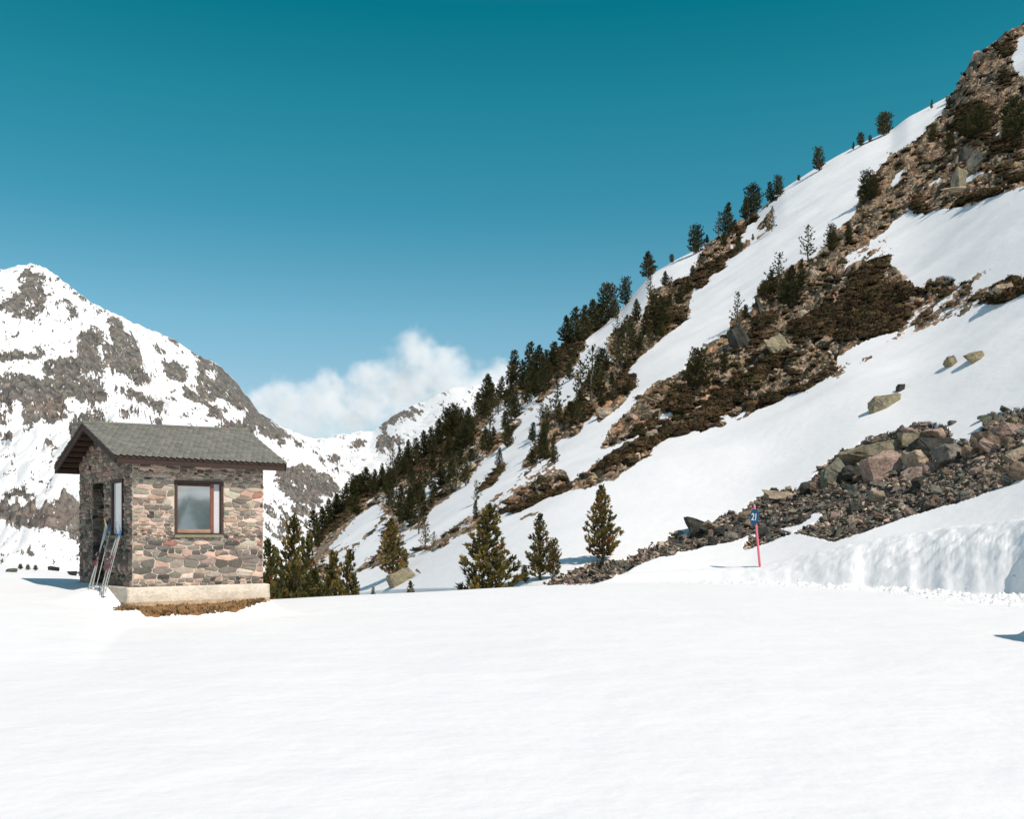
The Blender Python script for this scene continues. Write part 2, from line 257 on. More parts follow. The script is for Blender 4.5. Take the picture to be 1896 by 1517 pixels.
# far mountain
m1 = (0, 470, 3.792); m3 = (450, 600, 3.792); m8 = (0, 860, 3.386)
MTN = [(1, Z(*m1, p)) for p in [
 [(190, 80), (250, 85), (240, 105), (195, 100)],
 [(130, 150), (200, 110), (270, 130), (340, 230), (320, 270), (300, 290), (320, 380), (250, 460), (60, 450), (60, 390), (0, 400), (-90, 380), (-90, 350), (60, 320), (100, 290), (90, 270), (160, 230)],
 [(430, 175), (500, 220), (660, 330), (600, 330), (480, 230)], [(480, 340), (550, 370), (570, 460), (490, 450)],
 [(740, 400), (790, 440), (850, 450), (870, 540), (930, 600), (1000, 680), (1000, 800), (1050, 930), (960, 910), (860, 860), (790, 830), (720, 790), (740, 640), (820, 640), (760, 580), (770, 470)],
 [(540, 600), (640, 510), (700, 530), (730, 600), (690, 640), (700, 700), (720, 880), (620, 800), (550, 700)],
 [(300, 760), (440, 730), (520, 750), (560, 700), (700, 740), (720, 900), (760, 1050), (640, 1070), (530, 1010), (420, 1070), (500, 1110), (440, 1180), (340, 1190), (280, 1160), (200, 1240), (140, 1170), (170, 1060), (130, 1020), (60, 1090), (-90, 1050), (-90, 900), (80, 830), (200, 850), (290, 880), (320, 830)],
 [(-90, 660), (0, 690), (120, 650), (200, 700), (300, 640), (350, 660), (280, 750), (180, 740), (100, 760), (-90, 740)],
 [(-90, 1130), (0, 1130), (80, 1180), (0, 1220), (-90, 1220)], [(0, 1250), (80, 1320), (60, 1340), (0, 1300)], [(330, 1350), (380, 1320), (430, 1370), (350, 1370)], [(130, 1340), (150, 1325), (175, 1345)],
 [(480, 1230), (540, 1160), (590, 1100), (640, 1085), (700, 1120), (790, 1195), (600, 1300), (500, 1330)],
 [(1150, 590), (1200, 580), (1270, 630), (1200, 640)], [(1090, 630), (1140, 660), (1150, 720), (1110, 710)],
 [(1120, 740), (1200, 770), (1270, 800), (1330, 900), (1280, 900), (1180, 880), (1150, 800)],
 [(1340, 680), (1500, 750), (1620, 820), (1700, 900), (1760, 1000), (1820, 1080), (1900, 1150), (1980, 1230), (2030, 1330), (1950, 1300), (1896, 1270), (1750, 1160), (1640, 1060), (1560, 1010), (1500, 1000), (1560, 1120), (1600, 1200), (1480, 1140), (1420, 1060), (1290, 1000), (1280, 930), (1370, 960), (1400, 880), (1380, 770)],
 [(800, 950), (960, 960), (1060, 1020), (1160, 1090), (1120, 1130), (1000, 1050), (900, 1020)], [(830, 1110), (900, 1110), (910, 1180), (850, 1150)],
 [(1160, 900), (1220, 950), (1230, 980), (1170, 940)], [(1030, 1150), (1100, 1150), (1190, 1215), (1110, 1215)], [(1280, 1110), (1380, 1090), (1370, 1120), (1300, 1160)],
 [(1480, 1200), (1590, 1150), (1760, 1210), (1820, 1290), (1600, 1250)],
]] + [(0, Z(*m1, p)) for p in [[(170, 350), (230, 340), (240, 370), (180, 390)], [(580, 830), (680, 850), (690, 890), (600, 870)], [(1440, 820), (1520, 860), (1500, 900), (1450, 880)], [(1500, 1000), (1700, 1120), (1850, 1270), (1750, 1200), (1560, 1060)]]] + [(1, Z(*m3, p)) for p in [
 [(0, 680), (40, 660), (200, 760), (330, 870), (230, 830)], [(200, 1070), (370, 970), (450, 1000), (540, 1060), (640, 1110), (690, 1170), (620, 1240), (520, 1180), (560, 1300), (450, 1280), (380, 1300), (290, 1190)],
 [(930, 755), (1060, 620), (1240, 568), (1290, 590), (1270, 620), (1180, 650), (1060, 690), (1040, 730), (1000, 760), (1020, 790), (1150, 820), (1130, 870), (1060, 860), (980, 900), (940, 880), (950, 800)],
 [(730, 850), (850, 820), (860, 860), (790, 890)], [(660, 785), (830, 755), (850, 770), (700, 790)], [(1270, 545), (1300, 540), (1290, 560)],
 [(570, 950), (640, 990), (720, 1040), (690, 1040)], [(640, 930), (690, 950), (650, 965)], [(430, 1290), (560, 1330), (450, 1370), (280, 1420), (200, 1400), (170, 1390)],
]] + [(.4, Z(*m3, [(140, 1240), (420, 1290), (480, 1400), (430, 1500), (160, 1517)]))] + [(.45, Z(*m3, [(470, 880), (560, 900), (760, 1080), (740, 1100), (560, 980)])), (.45, Z(*m3, [(200, 640), (350, 750), (480, 860), (400, 850)]))] + [(1, Z(*m8, p)) for p in [
 [(-60, 170), (0, 180), (150, 130), (230, 180), (210, 220), (60, 215)], [(-60, 230), (0, 235), (100, 260), (230, 270), (330, 250), (400, 200), (440, 210), (520, 260), (560, 490), (490, 480), (430, 440), (330, 410), (240, 400), (120, 400), (0, 350), (-60, 350)]]]
A_hill = raster(HILL, blur=2); A_scree = raster(SCREE, blur=1); A_mat = raster(MATS, blur=2); A_mtn = raster(MTN, blur=7)

# ------------------------------------------------------------------ the near ground and the right-hand slope: one height field over (direction, distance)
def K(px, xs, ys): return np.interp(px, xs, ys)
_gx = np.arange(-3200, 3400, 2.0); _gc = {}
def KS(px, xs, ys, sig):
    k = (tuple(xs), tuple(ys), sig)
    if k not in _gc:
        w_ = np.exp(-.5 * (np.arange(-3 * sig, 3 * sig + 1, 2) / sig) ** 2); w_ /= w_.sum(); n = len(w_) // 2
        g = np.interp(_gx, xs, ys); _gc[k] = np.convolve(np.pad(g, n, mode='edge'), w_, mode='same')[n:-n]
    return np.interp(px, _gx, _gc[k])
YC_X = [-3000, 300, 480, 560, 600, 640, 700, 760, 800, 860, 900, 950, 1000, 1030, 1045, 1100, 1150, 1200, 1250, 1290, 1350, 1400, 1450, 1500, 1550, 1600, 1650, 1680, 1700, 1750, 1763, 1780, 1800, 1840, 1896, 1950, 2100, 2500, 3200]
YC_Y = [1260, 1260, 1135, 1030, 985, 935, 895, 860, 835, 790, 755, 715, 690, 655, 637, 610, 572, 512, 482, 463, 425, 395, 350, 318, 289, 263, 242, 218, 208, 182, 175, 142, 108, 78, 42, 0, -80, -300, -500]
EDGE_X = [-3000, -400, 0, 140, 300, 480, 600, 800, 900, 1000, 1100, 1200, 1300, 1400, 1500, 1580, 1700, 1896, 2100, 2500, 3200]
EDGE_D = [26, 26, 30, 28, 27, 26.6, 28, 30.5, 32.5, 34.5, 36, 37.3, 37, 36.3, 34.8, 33, 31.5, 27.5, 23.5, 18, 13]
EDGE_Y = [1030, 1035, 1045, 1062, 1088, 1112, 1105, 1096, 1090, 1085, 1081, 1079, 1078, 1079, 1084, 1089, 1094, 1110, 1130, 1165, 1200]
HB_X = [-3000, 300, 480, 560, 700, 800, 900, 1000, 1100, 1200, 1300, 1400, 1500, 1580, 1700, 1896, 2100, 2500, 3200]
HB_D = [80, 80, 80, 75, 62, 50, 42, 39, 38.5, 38.8, 38.6, 38.2, 37.2, 35.9, 34.9, 31.3, 27.0, 21.3, 16.2]
HB_Y = [1250, 1250, 1120, 1112, 1093, 1090, 1088, 1080, 1068, 1060, 1055, 1048, 1025, 1007, 985, 962, 930, 900, 880]
def edge_d(px):
    d = KS(px, EDGE_X, EDGE_D, 24)
    wob = np.clip((px - 1540) / 60, 0, 1)
    a = noise(px / 46., 3.1, seed=5) * .30 + noise(px / 17., 7.7, seed=6) * .07
    # two bays scooped out of the cut bank, open to the left
    bay = .75 * np.exp(-((px - 1612) / 22.) ** 2) + .9 * smooth((px - 1800) / 14.) * (1 - smooth((px - 1885) / 60.))
    return d + wob * (a * .35 + .38 * np.exp(-((px - 1606) / 38.) ** 2) + .5 * np.exp(-((px - 1866) / 46.) ** 2)) + .15 * noise(px / 30., .5, seed=8) * np.clip((px - 1150) / 200, 0, 1)
def terrain(px, Y):
    Yb = KS(px, HB_X, HB_D, 36); zb = -(KS(px, HB_X, HB_Y, 30) - H0) / F * Yb
    Yc = KS(px, [300, 560, 700, 900, 1200, 1500, 1900, 2500], [150, 150, 190, 210, 220, 212, 190, 150], 100); zc = sof(KS(px, YC_X, YC_Y, 70)) * Yc
    zct = sof(KS(px, YC_X, YC_Y, 5)) * Yc
    Ye = edge_d(px); ze = -(KS(px, EDGE_X, EDGE_Y, 24) - H0) / F * KS(px, EDGE_X, EDGE_D, 24)
    Ys = KS(px, [-400, 0, 170, 250, 480, 1000], [8, 10, 12, 19, 20, 14], 20)
    t = np.clip((Y - Ys) / (Ye - Ys), 0, 1)
    zp = -1.62 + (ze + 1.62) * (t * t * (3 - 2 * t))
    zp = zp + .035 * fbm(px / F * Y / 3.5, Y / 5., seed=21, o=3) * smooth((Y - 4) / 8) * (1 - t ** 6)
    # between plateau edge and foot of the slope: a hidden dip on the left, the ploughed bank on the right
    tt = np.clip((Y - Ye) / np.maximum(Yb - Ye, .3), 0, 1)
    right = smooth((px - 930) / 120)
    dip = zp + (zb - zp) * smooth(tt) - (1 - right) * np.minimum((Yb - Ye) * .16, 5) * np.sin(np.pi * np.clip(tt, 0, 1)) ** .8
    steep = np.clip((px - 1180) / 350, 0, 1)
    tt2 = np.clip(tt + .055 * steep * fbm(px / F * Y / .8, Y / .7, seed=35, o=4) * np.sin(np.pi * np.clip(tt, 0, 1)), 0, 1)
    rise = np.clip(tt2 * (1 + .25 * steep), 0, 1)
    prof = (1 - (1 - rise) ** 1.45) * steep + smooth(tt) * (1 - steep)
    bank = zp + (zb - zp) * prof
    flute = (billow((px / F * Y + Y * .5) / .5, Y / .9, seed=31, o=4) - .35) * .032 + fbm(px / F * Y / .35, Y / .4, seed=33, o=2) * .05
    bank = bank + flute * steep * np.sin(np.pi * np.clip(tt, 0, 1)) ** .6
    z = np.where(px > 1100, bank, dip)
    m = smooth((px - 1000) / 100); z = dip * (1 - m) + bank * m
    # the slope
    th = (Y - Yb) / (Yc - Yb)
    zh = zb + (zc - zb) * np.power(np.clip(th, 0, 1), 1.10)
    sl = (zc - zb) / (Yc - Yb) * 1.1
    d = np.maximum(Y - Yc, 0)
    sf = np.where(d < 14, sl * d - (sl + .45) * d * d / 28., 0); s14 = sl * 14 - (sl + .45) * 7.
    sf = np.where(d >= 14, s14 - .45 * (d - 14), sf)
    zh = np.where(th > 1, zc + sf, zh) + (zct - zc) * smooth((th - .62) / .38)
    z = np.where(Y > Yb, zh, z)
    z = np.where(Y > Yb, z + fbm(px / F * Y / 14., Y / 14., seed=41, o=3) * .55 * smooth((Y - Yb) / 25) * smooth((Yc - Y) / 30), z)
    # crumbled snow thrown up along the foot of the bank
    deb = np.exp(-((Y - Ye + .9 + .5 * noise(px / 60., .2, seed=51)) / .75) ** 2) * np.clip((px - 1180) / 300, 0, 1)
    deb2 = np.exp(-((Y - Ye + 3.2) / .9) ** 2) * np.clip((px - 1620) / 200, 0, 1)
    z = z + (deb + .5 * deb2) * np.clip(billow(px / F * Y / .42, Y / .42, seed=53, o=3) - .28, 0, 1) * .26
    # unseen snow heap added right of the frame to throw its shadow into view
    z = z + 1.8 * np.exp(-(((px - CX) / F * Y - 9.45) / .85) ** 4 - ((Y - 15.4) / 1.2) ** 4)
    # snow banked against the hut: low before the sunny wall, up to the top of the plinth beside the gable
    c_, s_ = math.cos(R(40)), math.sin(R(40)); dx, dy = (px - CX) / F * Y + 7.63, Y - 20.2
    lx, ly = dx * c_ + dy * s_, -dx * s_ + dy * c_
    ox, oy = np.maximum(np.maximum(-lx, lx - 2.83), 0), np.maximum(np.maximum(-ly, ly - 3.38), 0); dd = np.hypot(ox, oy)
    zt = -1.35 + .38 * smooth((ly + .15) / 1.5) * smooth((1.2 - lx) / 1.2) + .06 * smooth((lx - 1.5) / 1.4)
    z = z + np.maximum(zt - z, 0) * np.exp(-(dd / np.where(lx < 0, .85, .40)) ** 2) * (Y < 40)
    return np.maximum(z, -62), Ye, Yb, Yc
pxc = np.concatenate([np.linspace(-1500, -70, 60), np.linspace(-60, 1960, 1240), np.linspace(1970, 3000, 60)])
Yr = np.concatenate([np.geomspace(1.0, 17, 150)[:-1], np.geomspace(17, 240, 1020), np.geomspace(243, 480, 60)])
PX, YY = np.meshgrid(pxc, Yr); U = (PX - CX) / F
ZZ, YE, YB, YCR = terrain(PX, YY)
PY = H0 - ZZ / YY * F
onhill = (YY > YB) & (YY < YCR + 4)
# ground cover masks, broken up along the fall line
ca, sa = math.cos(R(-36)), math.sin(R(-36))
la = PX * ca + PY * sa; lb = -PX * sa + PY * ca
hm = samp(A_hill, PX, PY)
sm_ = samp(A_scree, PX, PY)
nz = on(((hm > 0) | (sm_ > 0)) & (YY > 20), lambda a, b, c, d: fbm(a / 46., b / 12., seed=61, o=5, gain=.62) + .5 * fbm(c / 7., d / 5., seed=65, o=2), la, lb, PX, PY)
# left bottom: mask must not paint the plateau
rock = smooth((hm + nz * .42 * (1 - .25 * (hm > .9)) - .5) / .10 + .5) * onhill
scr = smooth((sm_ + nz * .16 - .5) / .1 + .5) * (YY > YE + .2) * (PX > 980)
mat_n = on(rock > 0, lambda a, b: fbm(a / 40., b / 16., seed=71, o=4), la, lb)
mat = smooth((samp(A_mat, PX, PY) * .75 + mat_n * .8 - .22) / .18) * rock * (1 - scr)
bare = np.maximum(rock, scr)
# bare strip of turf round the hut's foot
hx, hy = PX / F * YY - CX / F * YY, YY
X = U * YY
rough = on(bare > 0, lambda a, b, c: billow(a / 3.2, b / 3.2, c / 3.2, seed=81, o=5), X, YY, ZZ)
rough2 = on(bare > 0, lambda a, b, c: billow(a / .9, b / .9, c / .9, seed=91, o=3), X, YY, ZZ)
bd_ = smooth((bare - .6) / .4) * np.maximum(smooth((hm - .62) / .3), scr)
ZZ = ZZ + bd_ * ((rough - .5) * (1.25 * (1 - scr) + .3 * scr) * smooth((YY - 26) / 30 + .3) + (rough2 - .45) * (.42 * (1 - .7 * mat)) - .16) + mat * bd_ * .22
ZZ = ZZ + (1 - bare) * smooth((.5 - np.abs(hm - .5)) * 4) * .0
ZF = ZZ.copy()
def grid_faces(nr, nc, flip=False):
    i = (np.arange(nr - 1)[:, None] * nc + np.arange(nc - 1)[None]).ravel()
    return np.stack([i, i + 1, i + 1 + nc, i + nc], 1)
V = np.stack([X, YY, ZZ], -1).reshape(-1, 3)
terr_me = np_mesh('snow_slope', V, grid_faces(*X.shape), {'bare': bare.ravel(), 'mat': mat.ravel(), 'scr': scr.ravel()}, smooth=True)
S = ZF / YY
SM = np.maximum.accumulate(S[60:], axis=0)
def hit(px, py):
    """first ground point seen at a place of the photo"""
    j = int(np.argmin(np.abs(pxc - px))); s = float(sof(py))
    i = int(np.searchsorted(SM[:, j], s)); i = min(i, SM.shape[0] - 1) + 60
    Y = float(Yr[i])
    s1, s0 = S[i, j], S[i - 1, j]
    if s1 > s0 and s0 < s < s1: Y = float(Yr[i - 1] + (Yr[i] - Yr[i - 1]) * (s - s0) / (s1 - s0))
    x = float(uof(px)) * Y
    return Vector((x, Y, ground(px, Y)))
def ground(px, Y):
    j = int(np.argmin(np.abs(pxc - px))); return float(np.interp(Y, Yr, ZF[:, j]))
def gxy(x, y): return ground(x / y * F + CX, y)

# ------------------------------------------------------------------ far mountain
SKY_X = [-1800, -1200, -600, -300, -60, 0, 30, 60, 85, 110, 150, 170, 200, 250, 300, 320, 345, 360, 390, 420, 440, 460, 480, 520, 560, 580, 600, 620, 650, 665, 690, 700, 730, 760, 780, 800, 830, 870, 900, 950, 1000, 1100, 1250]
SKY_Y = [700, 600, 640, 560, 500, 497, 493, 489, 498, 515, 547, 562, 575, 600, 620, 628, 645, 657, 668, 690, 711, 738, 764, 790, 806, 812, 813, 807, 803, 798, 800, 790, 768, 752, 746, 735, 721, 715, 710, 700, 700, 750, 900]
pm = np.concatenate([np.linspace(-1800, -70, 100), np.linspace(-60, 1000, 820), np.linspace(1003, 1250, 40)])
tm = np.concatenate([np.linspace(0, 1, 800), 1 + np.linspace(.01, .5, 24)])
PM, TM = np.meshgrid(pm, tm)
Dc = KS(PM, [-1800, 60, 300, 450, 600, 700, 900, 1250], [1400, 1400, 1500, 1700, 2500, 2700, 2800, 2800], 50); D0 = 460.0
YM = D0 + (Dc - D0) * TM
zct = sof(KS(PM, SKY_X, SKY_Y, 9)) * Dc; zfine = (sof(KS(PM, SKY_X, SKY_Y, 3)) - sof(KS(PM, SKY_X, SKY_Y, 9))) * Dc + noise(PM / 9., .3, seed=101) * 2.2 + noise(PM / 23., .9, seed=102) * 3.
zc = sof(KS(PM, SKY_X, SKY_Y, 60)) * Dc
z0 = K(PM, [-1800, 0, 500, 700, 1250], [-70, -70, -70, -62, -62])
ZM = z0 + (zc - z0) * np.where(TM <= 1, np.power(np.clip(TM, 0, 1), 1.25), 1) - np.where(TM > 1, (TM - 1) * (Dc - D0) * .8, 0) + (zct - zc) * smooth((TM - .6) / .4) + zfine * smooth((TM - .95) / .05)
XM = (PM - CX) / F * YM
env = np.sin(np.pi * np.clip(TM, 0, 1)) ** .7
gul = (billow(XM / 210. + YM / 900., YM / 520., seed=111, o=4) - .55) * 62 * env * K(PM, [450, 620], [1, .35])
ZM = ZM + gul
PYM = H0 - ZM / YM * F
# rock patches: read where the surface lies, broken by noise
fl = smooth((PM - 150) / 160.); th_ = R(38) * fl; ca_, sa_ = np.cos(th_), np.sin(th_); ua, ub = PM * ca_ + PYM * sa_, -PM * sa_ + PYM * ca_
nl = fbm(ua / (13. + 15 * fl), ub / (11. - 3 * fl), seed=121, o=5, gain=.78) + .3 * noise(ua / 3.4, ub / 2.2, seed=127)
wx = fbm(PM / 22., PYM / 22., seed=131, o=2) * 6; wy = fbm(PM / 22., PYM / 22., seed=135, o=2) * 6
mm = samp(A_mtn, PM + wx, PYM + wy)
extra = smooth((fbm(PM / 40., PYM / 26., seed=141, o=3) - .30) / .3) * .42
mrock = smooth((np.maximum(mm, extra) + nl * .58 - .50) / .20 + .5)
mrock = mrock * smooth((1.0 - TM) / .004 + .2)
inside = (PM > -40) & (PYM > -10)
alt = smooth((fbm(XM / 160., YM / 160., seed=143, o=5) + .02) / .12)
mrock = np.where(inside, mrock, alt)
rg = billow(XM / 34., YM / 34., ZM / 34., seed=151, o=5)
ZM = ZM + mrock * (rg - .55) * 17 * np.clip(env + .12, 0, 1)
mt_me = np_mesh('mountain', np.stack([XM, YM, ZM], -1).reshape(-1, 3), grid_faces(*XM.shape), {'bare': mrock.ravel(), 'mat': mrock.ravel() * 0, 'scr': mrock.ravel() * 0}, smooth=True)
# ridges closing the valley behind and beside the viewer
az = np.linspace(R(38), R(360 - 44), 260); rr = np.linspace(420, 2600, 70)
AZ, RR = np.meshgrid(az, rr)
XR, YR_ = np.sin(AZ) * RR, np.cos(AZ) * RR
hgt = (.55 + .5 * fbm(AZ * 3.1, AZ * 0 + .7, seed=161, o=4)) * 520 * smooth((RR - 500) / 1200) - 64
hgt = np.maximum(hgt + (billow(XR / 300., YR_ / 300., seed=165, o=5) - .5) * 130 * smooth((RR - 520) / 500), -64) + 0 * RR
hgt = np.where(RR > 2000, hgt - (RR - 2000) * .9, hgt)
rb = smooth((fbm(XR / 130., YR_ / 130., hgt / 60., seed=171, o=5) - .30) / .1)
ring_me = np_mesh('distant_mountains', np.stack([XR, YR_, hgt], -1).reshape(-1, 3), grid_faces(*XR.shape)[:, ::-1], {'bare': rb.ravel(), 'mat': rb.ravel() * 0, 'scr': rb.ravel() * 0}, smooth=True)
# ------------------------------------------------------------------ materials
def mat_new(name):
    m = bpy.data.materials.new(name); m.use_nodes = True; t = m.node_tree
    b = t.nodes['Principled BSDF']; b.inputs['Roughness'].default_value = .8
    b.inputs['Specular IOR Level'].default_value = .25
    return m, t, b
def nz_(t, scale, detail=6, rough=.6, vec=None, lac=2.1):
    n = N(t, 'ShaderNodeTexNoise'); n.inputs['Scale'].default_value = scale; n.inputs['Detail'].default_value = detail; n.inputs['Roughness'].default_value = rough
    if vec is not None: t.links.new(vec, n.inputs['Vector'])
    return n
def ramp_(t, src, stops, interp='LINEAR'):
    r = N(t, 'ShaderNodeValToRGB'); e = r.color_ramp.elements; r.color_ramp.interpolation = interp
    while len(e) < len(stops): e.new(.5)
    for q, (p, c) in zip(e, stops):
        q.position = p; q.color = (*c, 1) if len(c) == 3 else c
    if src is not None: t.links.new(src, r.inputs[0])
    return r
def mix_(t, fac, a, b, blend='MIX'):
    m = N(t, 'ShaderNodeMix', data_type='RGBA', blend_type=blend)
    for i, v in ((0, fac), (6, a), (7, b)):
        if hasattr(v, 'links') or hasattr(v, 'is_linked'): t.links.new(v, m.inputs[i])
        elif i == 0: m.inputs[0].default_value = v
        else: m.inputs[i].default_value = (*v, 1)
    return m.outputs[2]
def bump_(t, b, h, strength=.5, dist=.1, prev=None):
    n = N(t, 'ShaderNodeBump'); n.inputs['Strength'].default_value = strength; n.inputs['Distance'].default_value = dist
    t.links.new(h, n.inputs['Height'])
    if prev is not None: t.links.new(prev, n.inputs['Normal'])
    t.links.new(n.outputs[0], b.inputs['Normal']); return n.outputs[0]
def attr_(t, name):
    a = N(t, 'ShaderNodeAttribute'); a.attribute_name = name; return a
def ground_mat(name, k, rockstops, snow=(.88, .87, .865), far=False):
    """snow over bare ground; k scales the pattern to the distance it is seen from"""
    m, t, b = mat_new(name)
    co = N(t, 'ShaderNodeTexCoord').outputs['Object']
    n1 = nz_(t, .9 * k, 8, .68, co); n2 = nz_(t, .16 * k, 4, .6, co)
    vor = N(t, 'ShaderNodeTexVoronoi'); vor.inputs['Scale'].default_value = 1.5 * k; t.links.new(co, vor.inputs['Vector'])
    base = ramp_(t, n1.outputs[0], rockstops)
    sepc = N(t, 'ShaderNodeSeparateColor'); t.links.new(vor.outputs['Color'], sepc.inputs[0])
    cellc = ramp_(t, sepc.outputs[0], [(0, (.55, .5, .47)), (.4, (.85, .8, .76)), (.7, (1.15, .98, .88)), (1, (1.5, 1.38, 1.2))])
    c = mix_(t, .75, base.outputs[0], cellc.outputs[0], 'MULTIPLY')
    tint = ramp_(t, n2.outputs[0], [(.3, (.82, .86, .78)), (.5, (1, 1, 1)), (.68, (1.12, 1.0, .93) if far else (1.25, .95, .82))])
    c = mix_(t, 1.0, c, tint.outputs[0], 'MULTIPLY')
    if not far:
        n3 = nz_(t, 2.6, 6, .7, co)
        matc = ramp_(t, n3.outputs[0], [(.25, (.016, .013, .007)), (.45, (.05, .036, .018)), (.6, (.07, .058, .025)), (.75, (.15, .105, .06))])
        c = mix_(t, attr_(t, 'mat').outputs['Fac'], c, matc.outputs[0])
        scc = ramp_(t, n1.outputs[0], [(.3, (.03, .026, .023)), (.5, (.12, .10, .085)), (.7, (.25, .20, .165))])
        c = mix_(t, attr_(t, 'scr').outputs['Fac'], c, scc.outputs[0])
    ns = nz_(t, .35 * k, 5, .6, co)
    sn = ramp_(t, ns.outputs[0], [(.3, tuple(v * .97 for v in snow)), (.7, snow)])
    fac = attr_(t, 'bare').outputs['Fac']
    ad = N(t, 'ShaderNodeMath', operation='MULTIPLY_ADD'); t.links.new(n1.outputs[0], ad.inputs[0]); ad.inputs[1].default_value = 1.0 if far else .55; ad.inputs[2].default_value = -.5 if far else -.275
    a2 = N(t, 'ShaderNodeMath', operation='ADD'); t.links.new(fac, a2.inputs[0]); t.links.new(ad.outputs[0], a2.inputs[1])
    fr = ramp_(t, a2.outputs[0], [(.44, (0, 0, 0)), (.54, (1, 1, 1))])
    c = mix_(t, fr.outputs[0], sn.outputs[0], c)
    t.links.new(c, b.inputs['Base Color'])
    # height: stones strongly, snow hardly
    hs = nz_(t, 1.1 if not far else .05, 6, .55, co)
    hm_ = N(t, 'ShaderNodeMath', operation='MULTIPLY_ADD'); t.links.new(vor.outputs['Distance'], hm_.inputs[0]); hm_.inputs[1].default_value = -.6; t.links.new(n1.outputs[0], hm_.inputs[2])
    hmix = N(t, 'ShaderNodeMix', data_type='FLOAT'); t.links.new(fr.outputs[0], hmix.inputs[0])
    sc1 = N(t, 'ShaderNodeMath', operation='MULTIPLY'); t.links.new(hs.outputs[0], sc1.inputs[0]); sc1.inputs[1].default_value = .10
    t.links.new(sc1.outputs[0], hmix.inputs[2]); t.links.new(hm_.outputs[0], hmix.inputs[3])
    bump_(t, b, hmix.outputs[0], 1.0, .55 / k if not far else 5.0)
    b.inputs['Roughness'].default_value = .75
    return m
HILLROCK = [(.22, (.05, .034, .02)), (.38, (.18, .12, .075)), (.50, (.33, .25, .165)), (.62, (.44, .345, .24)), (.8, (.58, .47, .36))]
M_slope = ground_mat('snow_and_scrub', 1.0, HILLROCK)
M_mtn = ground_mat('snow_and_far_rock', .13, [(.22, (.065, .068, .068)), (.42, (.16, .162, .155)), (.58, (.25, .238, .225)), (.8, (.38, .35, .33))], far=True)  # rock tones lifted a little in place of haze over the distance

def rockmat(name, base, moss=None, k=1.0):
    m, t, b = mat_new(name)
    co = N(t, 'ShaderNodeTexCoord').outputs['Object']; oi = N(t, 'ShaderNodeObjectInfo')
    va = N(t, 'ShaderNodeVectorMath', operation='ADD'); t.links.new(co, va.inputs[0])
    mu = N(t, 'ShaderNodeMath', operation='MULTIPLY'); t.links.new(oi.outputs['Random'], mu.inputs[0]); mu.inputs[1].default_value = 37.
    cb = N(t, 'ShaderNodeCombineXYZ'); t.links.new(mu.outputs[0], cb.inputs[0]); t.links.new(mu.outputs[0], cb.inputs[1]); t.links.new(cb.outputs[0], va.inputs[1])
    v = va.outputs[0]
    n1 = nz_(t, 3.2 * k, 9, .68, v); n2 = nz_(t, 1.1 * k, 4, .6, v); n3 = nz_(t, 14 * k, 4, .7, v)
    d = tuple(x * .45 for x in base); l = tuple(min(x * 1.55, .7) for x in base)
    c = ramp_(t, n1.outputs[0], [(.3, d), (.5, base), (.72, l)]).outputs[0]
    if moss:
        f = ramp_(t, n2.outputs[0], [(.45, (0, 0, 0)), (.6, (1, 1, 1))])
        c = mix_(t, f.outputs[0], c, moss)
    c = mix_(t, .7, c, ramp_(t, n3.outputs[0], [(.3, (.45, .45, .44)), (.7, (1.5, 1.48, 1.42))]).outputs[0], 'MULTIPLY')
    t.links.new(c, b.inputs['Base Color']); bump_(t, b, n1.outputs[0], 1.0, .25 / k)
    return m
RM = {
 'grey': rockmat('grey_rock', (.26, .24, .205)), 'dark grey': rockmat('dark_rock', (.065, .064, .055)), 'greenish grey': rockmat('green_grey_rock', (.19, .19, .15)),
 'pinkish': rockmat('pink_rock', (.42, .30, .25)), 'tan': rockmat('tan_rock', (.42, .34, .25)), 'brown': rockmat('brown_rock', (.25, .185, .135)),
 'lichen-spotted': rockmat('lichen_rock', (.27, .235, .165), (.34, .29, .18)),
}
def vcmat(name, rough=.8, spec=.25, bumpk=None, bs=.5, bd=.01, noise_amt=.5, k=6.0, sat=1.0):
    m, t, b = mat_new(name)
    co = N(t, 'ShaderNodeTexCoord').outputs['Object']
    n = nz_(t, k, 8, .7, co); n2 = nz_(t, k * 6, 4, .7, co)
    c = mix_(t, noise_amt, attr_(t, 'col').outputs['Color'], ramp_(t, n.outputs[0], [(.25, (.45, .44, .42)), (.5, (1, 1, 1)), (.75, (1.4, 1.36, 1.3))]).outputs[0], 'MULTIPLY')
    c = mix_(t, noise_amt * .7, c, ramp_(t, n2.outputs[0], [(.3, (.6, .6, .6)), (.7, (1.35, 1.35, 1.35))]).outputs[0], 'MULTIPLY')
    t.links.new(c, b.inputs['Base Color']); b.inputs['Roughness'].default_value = rough; b.inputs['Specular IOR Level'].default_value = spec
    if bumpk:
        nb = nz_(t, bumpk, 8, .7, co); bump_(t, b, nb.outputs[0], bs, bd)
    return m
M_masonry = vcmat('masonry', .85, .2, 18, .8, .02, .55, 7)
M_slate = vcmat('roof_slate', .6, .35, 30, .5, .006, .5, 5)
M_wood = vcmat('dark_wood', .7, .25, 40, .4, .004, .5, 9)
M_plinth = vcmat('plinth_render', .9, .15, 7, 1.0, .05, .5, 3)
M_turf = vcmat('turf', .95, .05, 14, 1, .04, .8, 9)
M_ski = vcmat('ski_lacquer', .25, .5, None, noise_amt=.0)
M_plain = vcmat('painted', .5, .4, None, noise_amt=.12)
M_leaf = vcmat('pine_needles', .55, .25, None, noise_amt=.0)
M_bark = vcmat('pine_bark', .9, .1, 30, 1, .02, .6, 12)
M_scrub = vcmat('scrub_leaves', .8, .1, None, noise_amt=.0)
M_stones = vcmat('loose_stones', .85, .2, 4, .8, .06, .7, 3)
M_chunk = vcmat('snow_lumps', .7, .2, 5, .4, .03, .0)
